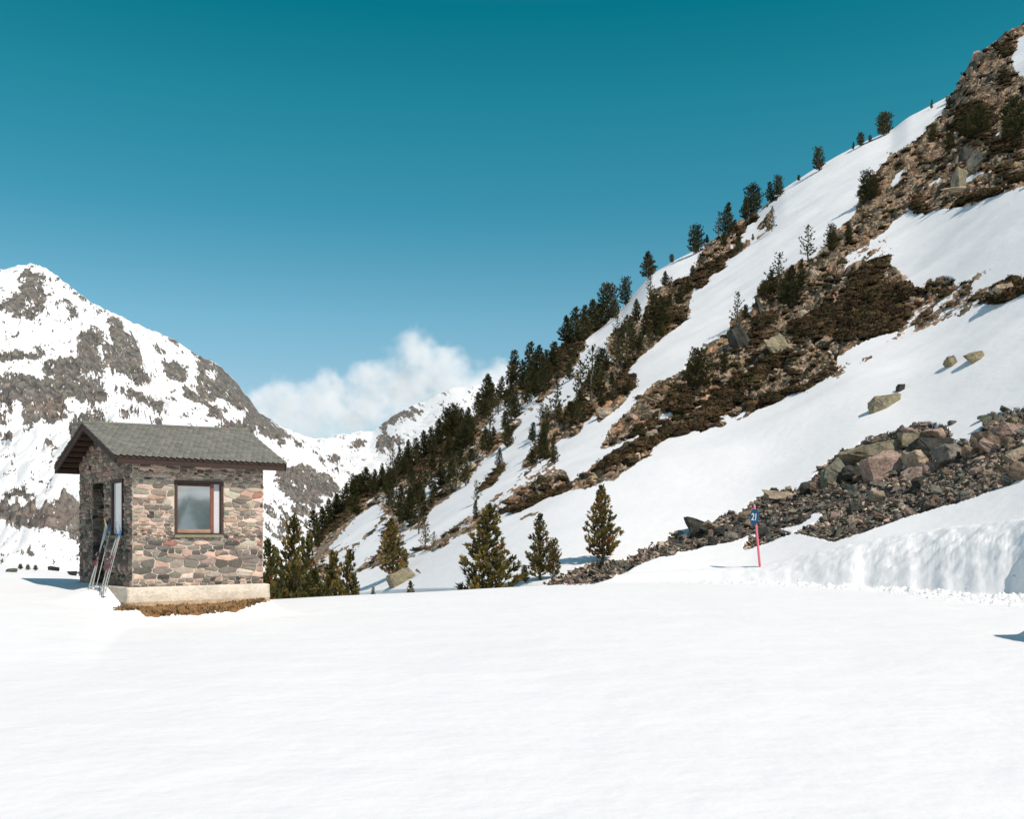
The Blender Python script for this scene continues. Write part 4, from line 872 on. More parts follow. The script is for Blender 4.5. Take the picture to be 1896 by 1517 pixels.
# ------------------------------------------------------------------ pines
def make_pine(seed, kind='cone', nb=60, tufts=13, fuller=1.0):
    r = random.Random(seed); wood = MB(); V, Fc, Cc = [], [], []
    lean = (r.uniform(-.04, .04), r.uniform(-.04, .04))
    def tr(h): return Vector((lean[0] * h + .012 * math.sin(h * 9 + seed), lean[1] * h + .012 * math.cos(h * 7 + seed), h))
    wood.tube([tr(h) for h in (-.06, .0, .2, .4, .6, .8, .95)], [.026, .022, .018, .014, .010, .006, .002], 7, (.13, .105, .085))
    Rm = {'cone': .22, 'bush': .34, 'narrow': .155, 'open': .24, 'round': .27}[kind] * fuller
    def needles(p, d, L, c):
        # a tuft: needles fanned round the twig's tip
        a = d.cross(Vector((0, 0, 1)) if abs(d.z) < .9 else Vector((1, 0, 0))).normalized(); b = d.cross(a)
        for k in range(11):
            th = r.uniform(0, 6.283); sp = r.uniform(.15, 1.0)
            dr_ = (d + (a * math.cos(th) + b * math.sin(th)) * sp).normalized(); s = dr_.cross(Vector((r.uniform(-1, 1), r.uniform(-1, 1), r.uniform(-1, 1)))).normalized()
            q = p - d * L * r.uniform(0, .5); wd = .0052 * r.uniform(.7, 1.3); e = q + dr_ * L * r.uniform(.75, 1.2)
            i = len(V); V.extend([q - s * wd, q + s * wd, e + s * wd * .4, e - s * wd * .4]); Fc.append((i, i + 1, i + 2, i + 3)); g = r.uniform(.75, 1.25); Cc.extend([(c[0] * g, c[1] * g, c[2] * g)] * 4)
    az = r.uniform(0, 6.28)
    for i in range(nb):
        f = (i + .5) / nb; h = .05 + .91 * f ** .92
        if kind == 'open': h = .12 + .84 * f
        az += 2.4 + r.uniform(-.5, .5)
        pr = {'cone': (1 - h) ** .9 * min(1, .55 + h * 2.2), 'bush': (1 - h) ** .55 * min(1, .6 + h * 2), 'narrow': (1 - h) ** .6 * min(1, .5 + h * 3), 'open': (1 - h) ** .5 * r.uniform(.45, 1.1), 'round': math.sqrt(max(0, 1 - ((h - .34) / .64) ** 2)) * .9}[kind]
        Lb = Rm * pr * r.uniform(.7, 1.2) + .02
        out = Vector((math.cos(az), math.sin(az), 0)); up = r.uniform(.15, .5) + .5 * h
        p0 = tr(h - .02 * r.random()); pts = []
        for k in range(5):
            t_ = k / 4; pts.append(p0 + out * Lb * t_ + Vector((0, 0, 1)) * Lb * (up * t_ * .5 + .75 * t_ * t_ * up))
        wood.tube(pts, [.007 * (1 - h) + .003, .005 * (1 - h) + .002, .003, .0022, .0015], 4, (.12, .095, .075), cap=False)
        tone = r.random(); base = (.060, .064, .030) if tone < .32 else ((.125, .115, .045) if tone < .66 else ((.19, .15, .055) if tone < .92 else (.19, .115, .05)))
        nt_ = max(3, int(tufts * (.45 + .75 * pr)))
        if kind == 'open': nt_ = int(nt_ * .62)
        for k in range(nt_):
            t_ = 1 - r.random() ** 1.5 * .85; j = min(int(t_ * 4), 3); q = pts[j].lerp(pts[j + 1], t_ * 4 - j)
            side = Vector((-out.y, out.x, 0)) * r.uniform(-1, 1) * Lb * .34 * (1.2 - t_ * .6) + Vector((0, 0, r.uniform(-.01, .035)))
            q2 = q + side
            d = (out * .55 + side.normalized() * .35 + Vector((0, 0, .65 + .5 * r.random()))).normalized()
            if k % 2 == 0: wood.tube([q, q2], [.0022, .0012], 3, (.11, .085, .065), cap=False)
            c = base if t_ < .75 else tuple(v * 1.25 for v in base)
            needles(q2, d, r.uniform(.030, .048) * (.5 + .62 * (1 - h)) * (1.15 if kind in ('bush', 'round', 'open') else 1), c)
    for k in range(10): needles(tr(.93 + .008 * k) + Vector((r.uniform(-.008, .008), r.uniform(-.008, .008), 0)), Vector((r.uniform(-.4, .4), r.uniform(-.4, .4), 1)).normalized(), .04, (.05, .055, .02))
    tm_ = wood.mesh('trunk'); tm_.materials.append(M_bark)
    cm_ = np_mesh('crown', np.array([tuple(v) for v in V]), np.array(Fc), {'col': np.array(Cc)}); cm_.materials.append(M_leaf)
    return tm_, cm_
PINES = {'cone': [make_pine(11, 'cone', 86, 15, 1.12), make_pine(12, 'cone', 74, 14, 1.05), make_pine(13, 'cone', 88, 15, 1.18), make_pine(14, 'cone', 62, 12), make_pine(15, 'cone', 66, 12, .95)],
         'narrow': [make_pine(21, 'narrow', 62, 11), make_pine(22, 'narrow', 70, 12)], 'bush': [make_pine(31, 'bush', 110, 15), make_pine(32, 'bush', 95, 15)],
         'open': [make_pine(41, 'open', 40, 11), make_pine(42, 'open', 34, 12), make_pine(43, 'open', 44, 10)], 'round': [make_pine(51, 'round', 90, 14), make_pine(52, 'round', 80, 13)]}
trees = []
def pine(px, top, base, kind='cone', i=0, wide=1.0, Y=None, lean=0.0, zone='slope'):
    if Y is None: p = hit(px, base); H = (base - top) / F * p.y
    else: p = Vector((float(uof(px)) * Y, Y, ground(px, Y))); H = float(sof(top)) * Y - p.z
    tm_, cm_ = PINES[kind][i % len(PINES[kind])]
    o = empty('pine_tree', p, random.uniform(0, 6.28)); o.scale = (H * wide, H * wide, H); o.rotation_euler.y = lean
    link('trunk', tm_, None, o); cr_ = link('crown', cm_, None, o)
    cr_.color = (1.3, 1.22, .95, 1) if zone in ('hut', 'edge', 'mid', 'sapling') else (.52, .62, .55, 1)
    trees.append((o, px, top, base if base else 1100, kind, H, zone)); return o
# --- in front, by the hut and along the edge of the snow field
NEAR = [
 (534, 960, None, 'cone', 4, .85, 40.0), (508, 1004, None, 'cone', 3, .9, 38.0), (561, 994, None, 'cone', 3, .8, 42.0), (547, 1050, None, 'bush', 0, .7, 36.0), (492, 1038, None, 'cone', 3, .9, 37.0),
 (588, 1056, None, 'cone', 1, 1.0, 37.0), (616, 1027, None, 'cone', 0, .8, 38.5), (639, 1024, None, 'cone', 3, .8, 40.0), (654, 1066, None, 'cone', 1, .8, 36.0), (603, 1075, None, 'cone', 3, 1.1, 35.0), (570, 1068, None, 'cone', 1, 1.1, 35),
]
for a in NEAR: pine(a[0], a[1], a[2], a[3], a[4], a[5], Y=a[6], zone='hut')
pine(727, 962, 1070, 'cone', 2, 1.1, zone='mid'); pine(748, 1018, 1056, 'bush', 1, .8, zone='mid')
pine(788, 965, 1014, 'open', 0, 1.3, zone='mid'); pine(803, 985, 1012, 'open', 1, 1.2, zone='mid'); pine(762, 1077, 1095, 'cone', 3, 1.2, Y=31.0, zone='sapling'); pine(690, 1088, 1099, 'narrow', 0, 1.2, Y=29.5, zone='sapling')
pine(905, 938, 1088, 'cone', 0, 1.22, Y=36.5, zone='edge'); pine(999, 954, 1074, 'cone', 1, 1.1, zone='edge'); pine(1024, 1000, 1072, 'bush', 1, .7, zone='edge'); pine(972, 1048, 1080, 'bush', 0, .9, zone='edge')
pine(1116, 901, 1042, 'cone', 2, 1.06, zone='edge')
# --- single trees named on the slope
S_ = [(883, 890, 932, 'open', 0, .9), (881, 927, 962, 'narrow', 0, 1), (985, 783, 818, 'narrow', 1, 1.2), (1006, 800, 852, 'bush', 0, .8), (1028, 706, 790, 'open', 1, 1.2), (1010, 755, 808, 'open', 2, 1.1), (1026, 812, 860, 'narrow', 0, 1.0),
 (1093, 643, 742, 'open', 2, 1.15), (1076, 668, 742, 'open', 0, 1.1), (1108, 660, 735, 'cone', 1, .9), (1142, 608, 680, 'open', 1, 1.2), (1161, 585, 665, 'open', 0, 1.15), (1150, 620, 690, 'open', 2, 1.1), (1172, 600, 650, 'cone', 3, 1.0),
 (1206, 513, 562, 'open', 1, 1.1), (1212, 545, 612, 'narrow', 1, 1.25), (1196, 572, 618, 'cone', 3, 1), (1228, 560, 605, 'cone', 1, 1),
 (1049, 585, 638, 'cone', 0, 1.1), (1066, 570, 636, 'narrow', 0, 1.3), (1081, 566, 628, 'cone', 1, 1.1), (1096, 555, 615, 'cone', 2, 1.1), (1108, 562, 606, 'cone', 0, 1.1), (1124, 527, 596, 'round', 0, .95), (1140, 555, 590, 'round', 1, .9), (1158, 516, 566, 'round', 1, .85), (1178, 495, 532, 'round', 0, .9), (1201, 466, 514, 'cone', 2, 1.2), (1244, 471, 486, 'round', 0, 1),
 (1287, 419, 470, 'round', 1, 1.1), (1309, 434, 450, 'cone', 0, 1), (1347, 376, 434, 'cone', 1, 1.05), (1395, 344, 396, 'round', 0, 1.1), (1380, 366, 408, 'cone', 0, .9), (1427, 337, 374, 'narrow', 0, 1.3), (1442, 327, 362, 'round', 1, 1.1), (1479, 324, 334, 'round', 0, 1), (1517, 274, 316, 'round', 1, .95), (1594, 246, 270, 'round', 0, 1), (1611, 250, 262, 'round', 1, 1), (1580, 262, 276, 'narrow', 0, 1), (1637, 209, 250, 'round', 0, 1.25), (1725, 184, 200, 'narrow', 0, .9),
 (1429, 383, 428, 'open', 2, .8), (1394, 433, 444, 'narrow', 1, 1.2), (1368, 433, 468, 'cone', 1, 1), (1295, 470, 496, 'open', 0, 1.2), (1283, 492, 508, 'bush', 0, 1),
 (1496, 418, 482, 'open', 0, 1.05), (1541, 418, 466, 'round', 1, .9), (1440, 470, 545, 'open', 2, 1.2), (1428, 500, 548, 'cone', 1, 1.1), (1466, 492, 566, 'cone', 0, 1.1), (1484, 480, 528, 'narrow', 0, 1.1), (1414, 520, 555, 'bush', 1, 1), (1452, 520, 560, 'bush', 0, 1), (1365, 542, 602, 'open', 1, 1.0), (1380, 565, 590, 'bush', 0, .8),
 (1292, 648, 726, 'bush', 1, 1.0), (1278, 668, 712, 'cone', 3, 1), (1319, 662, 700, 'open', 0, 1), (1342, 655, 690, 'bush', 1, .8), (1604, 318, 374, 'round', 1, 1.1), (1618, 330, 368, 'round', 0, 1), (1592, 362, 398, 'open', 2, .9), (1572, 418, 450, 'bush', 0, .7),
 (1812, 196, 256, 'bush', 1, 1.0), (1757, 246, 280, 'bush', 0, 1.0), (1727, 230, 266, 'bush', 1, .8), (1880, 182, 262, 'round', 0, 1.0), (1866, 215, 258, 'bush', 0, .9), (1790, 215, 256, 'bush', 0, .8), (1330, 392, 440, 'open', 1, .8), (1340, 430, 458, 'bush', 1, .8),
 (982, 634, 694, 'narrow', 0, 1.3), (998, 640, 704, 'cone', 0, 1.1), (1010, 648, 700, 'cone', 1, 1.1), (1022, 634, 690, 'narrow', 1, 1.3), (955, 650, 712, 'narrow', 0, 1.35), (946, 672, 718, 'narrow', 1, 1.3), (934, 670, 722, 'cone', 0, 1), (917, 690, 735, 'cone', 1, 1), (902, 694, 762, 'cone', 2, 1.1), (863, 722, 770, 'cone', 3, 1), (970, 668, 716, 'cone', 3, 1), (886, 726, 768, 'narrow', 1, 1.1),
 (785, 798, 850, 'cone', 0, 1.1), (756, 815, 858, 'cone', 1, 1), (830, 757, 812, 'round', 0, .9), (843, 750, 806, 'round', 1, .95), (812, 776, 826, 'cone', 2, 1.1), (727, 832, 878, 'open', 0, 1.2), (708, 866, 905, 'cone', 0, 1.2), (694, 870, 912, 'cone', 1, 1.2), (677, 866, 915, 'cone', 2, 1.2), (666, 878, 920, 'cone', 0, 1.2), (640, 896, 945, 'cone', 1, 1.2), (622, 915, 965, 'cone', 2, 1.1), (608, 925, 975, 'cone', 3, 1.2), (597, 940, 990, 'cone', 0, 1.1), (583, 946, 1000, 'narrow', 0, 1.4), (572, 968, 1010, 'cone', 1, 1.2), (652, 890, 935, 'narrow', 1, 1.4), (742, 828, 872, 'cone', 3, 1.1), (772, 812, 862, 'narrow', 0, 1.3), (798, 792, 840, 'cone', 1, 1)]
for a in S_: pine(a[0], a[1], a[2] + 1, a[3], a[4], a[5] * (1.22 if a[3] in ('cone', 'narrow') else 1.08), zone='slope')
# --- filling of the wood on the spur
rr_ = random.Random(77); wood_poly = [(578, 1010), (600, 965), (645, 920), (700, 885), (760, 845), (820, 795), (870, 765), (940, 722), (1005, 700), (1040, 690), (1010, 730), (975, 760), (930, 830), (890, 870), (850, 905), (800, 945), (775, 960), (740, 985), (735, 930), (700, 925), (650, 970), (600, 1020)]
A_w = raster([(1, wood_poly)], blur=0); spots = []
k = 0
while len(spots) < 78 and k < 9000:
    k += 1; a, b_ = rr_.uniform(575, 1045), rr_.uniform(690, 1030)
    if samp(A_w, np.array(a), np.array(b_)) < .5: continue
    if any(abs(a - c) < 9.5 and abs(b_ - d) < 10 for c, d in spots): continue
    spots.append((a, b_))
k = 0; more = []
while len(more) < 46 and k < 20000:
    k += 1; a, b_ = rr_.uniform(600, 1290), rr_.uniform(520, 1010)
    if samp(A_hill, np.array(a), np.array(b_)) < .45 or b_ < K(a, YC_X, YC_Y) + 6 or b_ > K(a, YC_X, YC_Y) + 175: continue
    if any(abs(a - c[1]) < 9 and abs(b_ - c[3]) < 12 for c in trees) or any(abs(a - c) < 12 and abs(b_ - d) < 12 for c, d in more) or any(abs(a - c) < 9 and abs(b_ - d) < 10 for c, d in spots): continue
    more.append((a, b_))
for i, (a, b_) in enumerate(more):
    pine(a, b_ - rr_.uniform(22, 44), b_, rr_.choice(['cone', 'cone', 'open', 'narrow', 'bush']), i, rr_.uniform(1.1, 1.45), zone='slope')
for i, (a, b_) in enumerate(spots):
    hh = rr_.uniform(30, 48) * (1.0 if a > 700 else .85)
    pine(a, b_ - hh, b_, rr_.choice(['cone', 'cone', 'cone', 'cone', 'narrow', 'open', 'bush']), i, rr_.uniform(1.2, 1.6), zone='wood')
for (a, t0, b_, kd, i, w_) in [(760, 905, 975, 'cone', 0, 1.3), (742, 900, 965, 'cone', 1, 1.2), (775, 930, 990, 'open', 1, 1.2), (722, 905, 950, 'open', 0, 1.2), (845, 838, 905, 'open', 2, 1.3), (862, 850, 900, 'cone', 3, 1.1), (826, 850, 900, 'open', 0, 1.1), (940, 790, 830, 'bush', 0, 1), (1055, 672, 705, 'bush', 1, 1), (1035, 745, 785, 'cone', 1, 1.1)]:
    pine(a, t0, b_, kd, i, w_, zone='wood')
# ------------------------------------------------------------------ named rocks
def rk(px, py, w, h, colour, shape, i, label, rot=(0, 0, 0), depth=None, cat='boulder', name='boulder', group=None, sink=.15):
    return rock(name, px, py, w, h, colour, shape, i, tuple(R(v) for v in rot), depth, sink, label, cat, group)
rk(1290, 992, 54, 38, 'dark grey', 'block', 1, 'dark angular block standing on the upper edge of the scree tongue', (0, 4, 20))
rk(1330, 990, 50, 30, 'tan', 'wedge', 1, 'tan wedge of rock just right of the dark angular block', (0, 0, 30))
rk(1456, 924, 92, 16, 'tan', 'slab', 0, 'flat tan slab lying on top of the scree above the marker pole', (0, 4, 8))
rk(1500, 918, 44, 30, 'dark grey', 'wedge', 2, 'dark wedge at the right end of the flat tan slab', (0, -8, 40))
rk(1545, 900, 100, 56, 'greenish grey', 'wedge', 0, 'long sloping green-grey ledge at the left end of the big outcrop', (0, -26, 10), depth=1.2)
rk(1620, 862, 150, 44, 'lichen-spotted', 'slab', 1, 'long lichen-spotted ledge capping the big outcrop', (0, -14, 6), depth=1.3)
rk(1700, 824, 84, 30, 'lichen-spotted', 'slab', 2, 'yellow mossy ledge at the top of the big outcrop', (0, -4, 4), depth=1.2)
rk(1728, 846, 92, 44, 'dark grey', 'block', 2, 'dark square-edged rock under the yellow mossy ledge', (0, -6, 12), depth=1.0)
rk(1640, 884, 96, 52, 'pinkish', 'block', 3, 'big pinkish rock face in the middle of the outcrop', (0, -14, 16), depth=1.0)
rk(1706, 858, 66, 34, 'tan', 'block', 4, 'rounded tan rock beside the narrow snow strip', (0, -14, 30))
rk(1584, 888, 44, 28, 'dark grey', 'block', 0, 'small dark rock at the left foot of the pinkish face', (0, 10, 50))
rk(1716, 882, 96, 26, 'pinkish', 'slab', 3, 'long pink slab edged by the snow strip', (0, -14, 10), depth=.9)
rk(1774, 850, 38, 32, 'tan', 'block', 1, 'square tan block on the right end of the snow strip', (0, 0, 15))
rk(1832, 832, 58, 36, 'brown', 'block', 3, 'brown broken block right of the square tan block', (0, 10, 35))
rk(1872, 808, 60, 30, 'pinkish', 'block', 2, 'rounded pinkish-brown rock near the right frame edge', (0, 0, 20))
rk(1838, 784, 44, 16, 'greenish grey', 'slab', 4, 'grey slab poking from the snow above the outcrop', (0, -10, 0))
rk(1884, 780, 44, 20, 'lichen-spotted', 'wedge', 3, 'lichen-spotted rock at the top right corner of the scree', (0, -10, 0))
rk(1642, 754, 68, 33, 'lichen-spotted', 'block', 2, 'big yellow-tan boulder alone on the snow above the scree', (0, -14, 14), depth=1.0, sink=.32)
rk(1671, 722, 18, 14, 'dark grey', 'block', 0, 'small dark stone on the shoulder of the big yellow-tan boulder', sink=.3)
rk(1765, 676, 24, 22, 'lichen-spotted', 'block', 4, 'smaller of the two mossy stones on the open snow, to the left', (0, -30, 20), sink=.35)
rk(1808, 667, 36, 24, 'lichen-spotted', 'block', 1, 'larger of the two mossy stones on the open snow, to the right', (0, -30, 10), sink=.35)
rk(1764, 786, 16, 9, 'greenish grey', 'block', 2, 'tiny grey stone on the snow just above the outcrop')
rk(742, 1082, 56, 30, 'lichen-spotted', 'block', 3, 'olive-tan boulder at the foot of the pine on the snow edge', (0, -16, 20), depth=1.6, sink=.25)
rk(775, 1066, 14, 14, 'greenish grey', 'wedge', 1, 'little green-grey stone right of the olive-tan boulder')
rk(1376, 640, 40, 50, 'dark grey', 'block', 0, 'dark crag at the upper left edge of the brown band', (0, -34, 0), sink=.3, cat='rock', name='rock_outcrop')
rk(1412, 578, 36, 40, 'dark grey', 'wedge', 3, 'black wedge of rock under the cluster of pines', (0, -20, 0), sink=.3, cat='rock', name='rock_outcrop')
rk(1446, 655, 46, 46, 'lichen-spotted', 'block', 4, 'pale yellowish rock face in the middle of the brown band', (-10, -32, 0), cat='rock', sink=.3, name='rock_outcrop')
rk(1510, 515, 24, 20, 'tan', 'block', 1, 'pale boulder among the brush under the open pine', (0, 0, 10), cat='rock', name='rock_outcrop')
rk(1862, 546, 42, 26, 'tan', 'block', 4, 'rounded pale boulder in dark brush near the right edge', (0, -10, 0), cat='rock', name='rock_outcrop')
rk(1757, 378, 20, 68, 'tan', 'shard', 0, 'tall pale rock pillar on the upper crag', (0, 84, 0), cat='rock', name='rock_outcrop')
rk(1778, 350, 26, 48, 'lichen-spotted', 'block', 2, 'squat lichen-spotted pillar right of the tall pale one', (0, 8, 0), cat='rock', name='rock_outcrop')
rk(1740, 372, 26, 50, 'dark grey', 'wedge', 1, 'dark cleft rock left of the tall pale pillar', (0, 60, 0), cat='rock', name='rock_outcrop')
rk(1806, 308, 26, 40, 'tan', 'wedge', 2, 'leaning pale tower above the two pillars', (0, 40, 0), cat='rock', name='rock_outcrop')
rk(1790, 300, 24, 34, 'dark grey', 'block', 4, 'dark block beside the leaning pale tower', (0, 12, 0), cat='rock', name='rock_outcrop')
rk(1218, 772, 34, 18, 'tan', 'wedge', 2, 'pale stone beside the snow pocket in the lower band', (0, -10, 0), cat='rock', name='rock_outcrop')
rk(1208, 810, 26, 14, 'tan', 'block', 3, 'pale rounded stone on the lower edge of the band', (0, -10, 0), cat='rock', name='rock_outcrop')
rk(1120, 772, 30, 22, 'tan', 'block', 1, 'tan rock below the thicket in the gully', (0, -20, 0), cat='rock', name='rock_outcrop')
rk(840, 905, 28, 26, 'lichen-spotted', 'wedge', 0, 'yellowish rock at the foot of the sparse pines', (0, -20, 0), cat='rock', name='rock_outcrop')
SK = [(1752, 213, 16, 14, 'grey', 'block'), (1760, 196, 18, 22, 'greenish grey', 'wedge'), (1776, 172, 20, 22, 'grey', 'shard'), (1786, 160, 16, 26, 'pinkish', 'wedge'), (1796, 146, 20, 26, 'greenish grey', 'shard'), (1806, 128, 18, 22, 'dark grey', 'block'), (1813, 112, 22, 22, 'pinkish', 'block'), (1830, 118, 26, 30, 'greenish grey', 'wedge'), (1846, 94, 18, 16, 'tan', 'shard'), (1862, 78, 20, 14, 'brown', 'block'), (1878, 62, 18, 14, 'pinkish', 'wedge'), (1840, 150, 22, 18, 'dark grey', 'block'), (1766, 228, 20, 16, 'tan', 'shard'), (1735, 235, 16, 14, 'lichen-spotted', 'block')]
ORD = ['first', 'second', 'third', 'fourth', 'fifth', 'sixth', 'seventh', 'eighth', 'ninth', 'tenth', 'eleventh', 'twelfth', 'thirteenth', 'fourteenth', 'fifteenth', 'sixteenth', 'seventeenth', 'eighteenth', 'nineteenth', 'twentieth']
def ordn(i):
    if i < 20: return ORD[i]
    t_ = ['', '', 'twenty', 'thirty', 'forty', 'fifty', 'sixty', 'seventy', 'eighty'][(i + 1) // 10]; u_ = (i + 1) % 10
    return (t_ + '-' + ORD[u_ - 1]) if u_ else t_.replace('ty', 'tieth')
for i, (a, b_, w_, h_, c, s) in enumerate(sorted(SK)):
    rk(a, b_, w_, h_, c, s, i, f'{c} rock on the skyline crag, {ordn(i)} from its lower left end', (0, random.uniform(-70, 10), random.uniform(0, 90)), cat='rock', name='rock_outcrop', group='rocks of the skyline crag')

# ------------------------------------------------------------------ the scree: the boulders that show largest, then loose stones
rs = random.Random(5)
def in_scree(a, b_): return samp(A_scree, np.array(a), np.array(b_)) > .6
sp_, tries = [], 0
while len(sp_) < 270 and tries < 60000:
    tries += 1; a = rs.uniform(1015, 1896); b_ = rs.uniform(760, 1085)
    if not in_scree(a, b_): continue
    near = min(1, max(0, (a - 1000) / 900)); w_ = (8 + 34 * near ** 1.3) * rs.choice([.55, .8, 1, 1, 1.3, 1.6]) * rs.uniform(.8, 1.1)
    w_ = min(w_, 44) * (.55 if samp(A_scree, np.array(a), np.array(b_ - 16)) < .5 else 1)
    if any((abs(a - c) < (w_ + d) * .40 and abs(b_ - e) < (w_ + d) * .22) for c, e, d in sp_): continue
    sp_.append((a, b_, w_))
sp_.sort()
ZONES = [(1140, 'at the toe of the scree'), (1250, 'left of the dark block'), (1370, 'between dark block and pole'), (1480, 'around the marker pole'), (1620, 'below the long ledge'), (1760, 'below the pink slab'), (2000, 'near the right edge')]
cnt = {}; pending = []
for n_, (a, b_, w_) in enumerate(sp_):
    z_ = next(z for lim, z in ZONES if a < lim)
    c = rs.choices(['grey', 'dark grey', 'greenish grey', 'pinkish', 'tan', 'brown'], [2.6, 1.4, 2.4, 2.4, 2.2, 2.4])[0]; s = rs.choices(['block', 'slab', 'wedge', 'shard'], [2.2, 3.2, 2, 2])[0]
    h_ = w_ * {'block': .62, 'slab': .34, 'wedge': .5, 'shard': .34}[s] * rs.uniform(.8, 1.2)
    pending.append((a, b_, w_, h_, c, s, z_)); cnt[(c, s, z_)] = cnt.get((c, s, z_), 0) + 1
seen = {}
for n_, (a, b_, w_, h_, c, s, z_) in enumerate(pending):
    k = (c, s, z_); i = seen.get(k, 0); seen[k] = i + 1
    if cnt[k] == 1: lab = f'the one {c} {s} {z_}'
    else: lab = f'{ordn(i)} from left of the {c} {s}s {z_}'
    rk(a, b_ + h_ * .3, w_ * 1.12, h_ * 1.25, c, s, n_, lab, (rs.uniform(-25, 25), rs.uniform(-38, 12), rs.uniform(0, 180)), group='boulders of the scree', sink=-.02)
def tmpl(meshes):
    out = []
    for me in meshes:
        v = np.zeros(len(me.vertices) * 3, np.float32); me.vertices.foreach_get('co', v)
        f = np.array([list(p.vertices) for p in me.polygons], np.int32); out.append((v.reshape(-1, 3), f))
    return out
def scatter_mesh(name, T, P, S, Rz, Tilt, C, mat, seed=0, smooth_=False):
    """merge many copies of template meshes T at points P into one mesh"""
    r = np.random.default_rng(seed); VV, FF, CC = [], [], []; off = 0
    for i in range(len(P)):
        v, f = T[int(r.integers(len(T)))]; c, s = math.cos(Rz[i]), math.sin(Rz[i]); v = v * S[i]
        tx = Tilt[i]; cy, sy = math.cos(tx), math.sin(tx)
        x, y, z = v[:, 0] * c - v[:, 1] * s, v[:, 0] * s + v[:, 1] * c, v[:, 2]
        x, z = x * cy + z * sy, -x * sy + z * cy
        VV.append(np.stack([x, y, z], 1) + P[i]); FF.append(f + off); off += len(v); CC.append(np.repeat(C[i][None], len(v), 0) * (1 if mat is not M_scrub else r.uniform(.6, 1.4, (len(v), 1))))
    me = np_mesh(name, np.concatenate(VV), np.concatenate(FF), {'col': np.concatenate(CC)}, smooth_); return link(name, me, mat)
simple = [hull_rock(400 + i, *d, n=9, sub=False) for i, d in enumerate([(1, .9, .7), (1.3, .8, .35), (1.4, .6, .4), (.9, .9, .8), (1.5, .5, .3), (1.1, .8, .5)])]
TS = tmpl(simple)
STC = np.array([(.27, .235, .19), (.13, .115, .095), (.18, .17, .13), (.40, .295, .235), (.43, .35, .26), (.29, .215, .155), (.08, .07, .056)])
def scat(A, n, x0, x1, y0, y1, thr=.55, seed=0, extra=None):
    r = np.random.default_rng(seed); out = []
    while len(out) < n:
        a = r.uniform(x0, x1, 4000); b_ = r.uniform(y0, y1, 4000); ok = samp(A, a, b_) > thr
        if extra is not None: ok &= extra(a, b_)
        out += list(zip(a[ok], b_[ok]))
    return out[:n]
r_ = np.random.default_rng(31)
pts = scat(A_scree, 6500, 1005, 1930, 740, 1095, .5, 1)
P = np.array([tuple(hit(a, b_)) for a, b_ in pts]); n = len(P)
S_s = r_.uniform(.08, .19, n) * r_.choice([.5, .8, 1, 1.8], n)
tagx = scatter_mesh('loose_stones', TS, P + np.array([0, 0, .02]), np.stack([S_s] * 3, 1).reshape(n, 3)[:, None, :].reshape(n, 1, 3), r_.uniform(0, 6.28, n), r_.uniform(-.6, .6, n), STC[r_.integers(len(STC), size=n)] * r_.uniform(.8, 1.6, (n, 1)), M_stones)
tag(tagx, 'loose small stones filling the scree between the boulders', 'scree', kind='stuff')
# stones on the brown slope (not in the dark mats)
hl = scat(A_hill, 5200, 560, 1930, 20, 1090, .55, 2, lambda a, b_: samp(A_mat, a, b_) < .5)
P = np.array([tuple(hit(a, b_)) for a, b_ in hl]); ok = P[:, 1] > 34; P = P[ok]; n = len(P)
S_s = (.14 + P[:, 1] * .0019) * r_.uniform(.5, 1.7, n) * r_.choice([.8, 1, 1.6, 2.4], n, p=[.4, .35, .2, .05])
C_ = STC[r_.choice(len(STC), n, p=[.13, .05, .08, .28, .30, .13, .03])] * r_.uniform(.8, 1.35, (n, 1))
o = scatter_mesh('slope_stones', TS, P, np.repeat(S_s[:, None, None], 3, 2), r_.uniform(0, 6.28, n), r_.uniform(-.7, .2, n), C_, M_stones, 3)
tag(o, 'countless stones strewn over the bare brown slope', 'stones', kind='stuff')
# low scrub: clumps of small leaves
def clump(seed):
    r = np.random.default_rng(seed); V_, F_ = [], []
    for k in range(46):
        d = r.normal(size=3); d[2] = abs(d[2]) * .8; d /= np.linalg.norm(d); p = d * np.array([.5, .5, .34]) * r.uniform(.75, 1.05)
        t1 = np.cross(d, r.normal(size=3)); t1 /= np.linalg.norm(t1); t2 = np.cross(d, t1) * .6 + d * r.uniform(-.2, .8); s = r.uniform(.05, .11)
        i = len(V_); V_ += [p - t1 * s, p + t1 * s * .8, p + t2 * s * 1.6]; F_.append((i, i + 1, i + 2))
    i = len(V_); m_ = 10      # dense heart of the bush
    for k in range(m_): V_.append(np.array([.40 * math.cos(6.283 * k / m_), .40 * math.sin(6.283 * k / m_), -.05]))
    for k in range(m_): V_.append(np.array([.30 * math.cos(6.283 * k / m_), .30 * math.sin(6.283 * k / m_), .20]))
    V_.append(np.array([0, 0, .30]))
    for k in range(m_):
        a, b_ = i + k, i + (k + 1) % m_; F_ += [(a, b_, b_ + m_), (a, b_ + m_, a + m_), (a + m_, b_ + m_, i + 2 * m_)]
    return np.array(V_, np.float32), np.array(F_, np.int32)
TC = [clump(i) for i in range(6)]
hl = scat(A_hill, 4600, 560, 1930, 20, 1090, .5, 4, lambda a, b_: samp(A_mat, a, b_) > .5) + scat(A_hill, 1100, 560, 1930, 20, 1090, .5, 5)
P = np.array([tuple(hit(a, b_)) for a, b_ in hl]); ok = P[:, 1] > 36; P = P[ok]; n = len(P)
S_s = (.45 + P[:, 1] * .0042) * r_.uniform(.6, 1.5, n)
GC = np.array([(.055, .036, .018), (.085, .052, .026), (.060, .048, .018), (.14, .085, .045), (.036, .028, .013)])
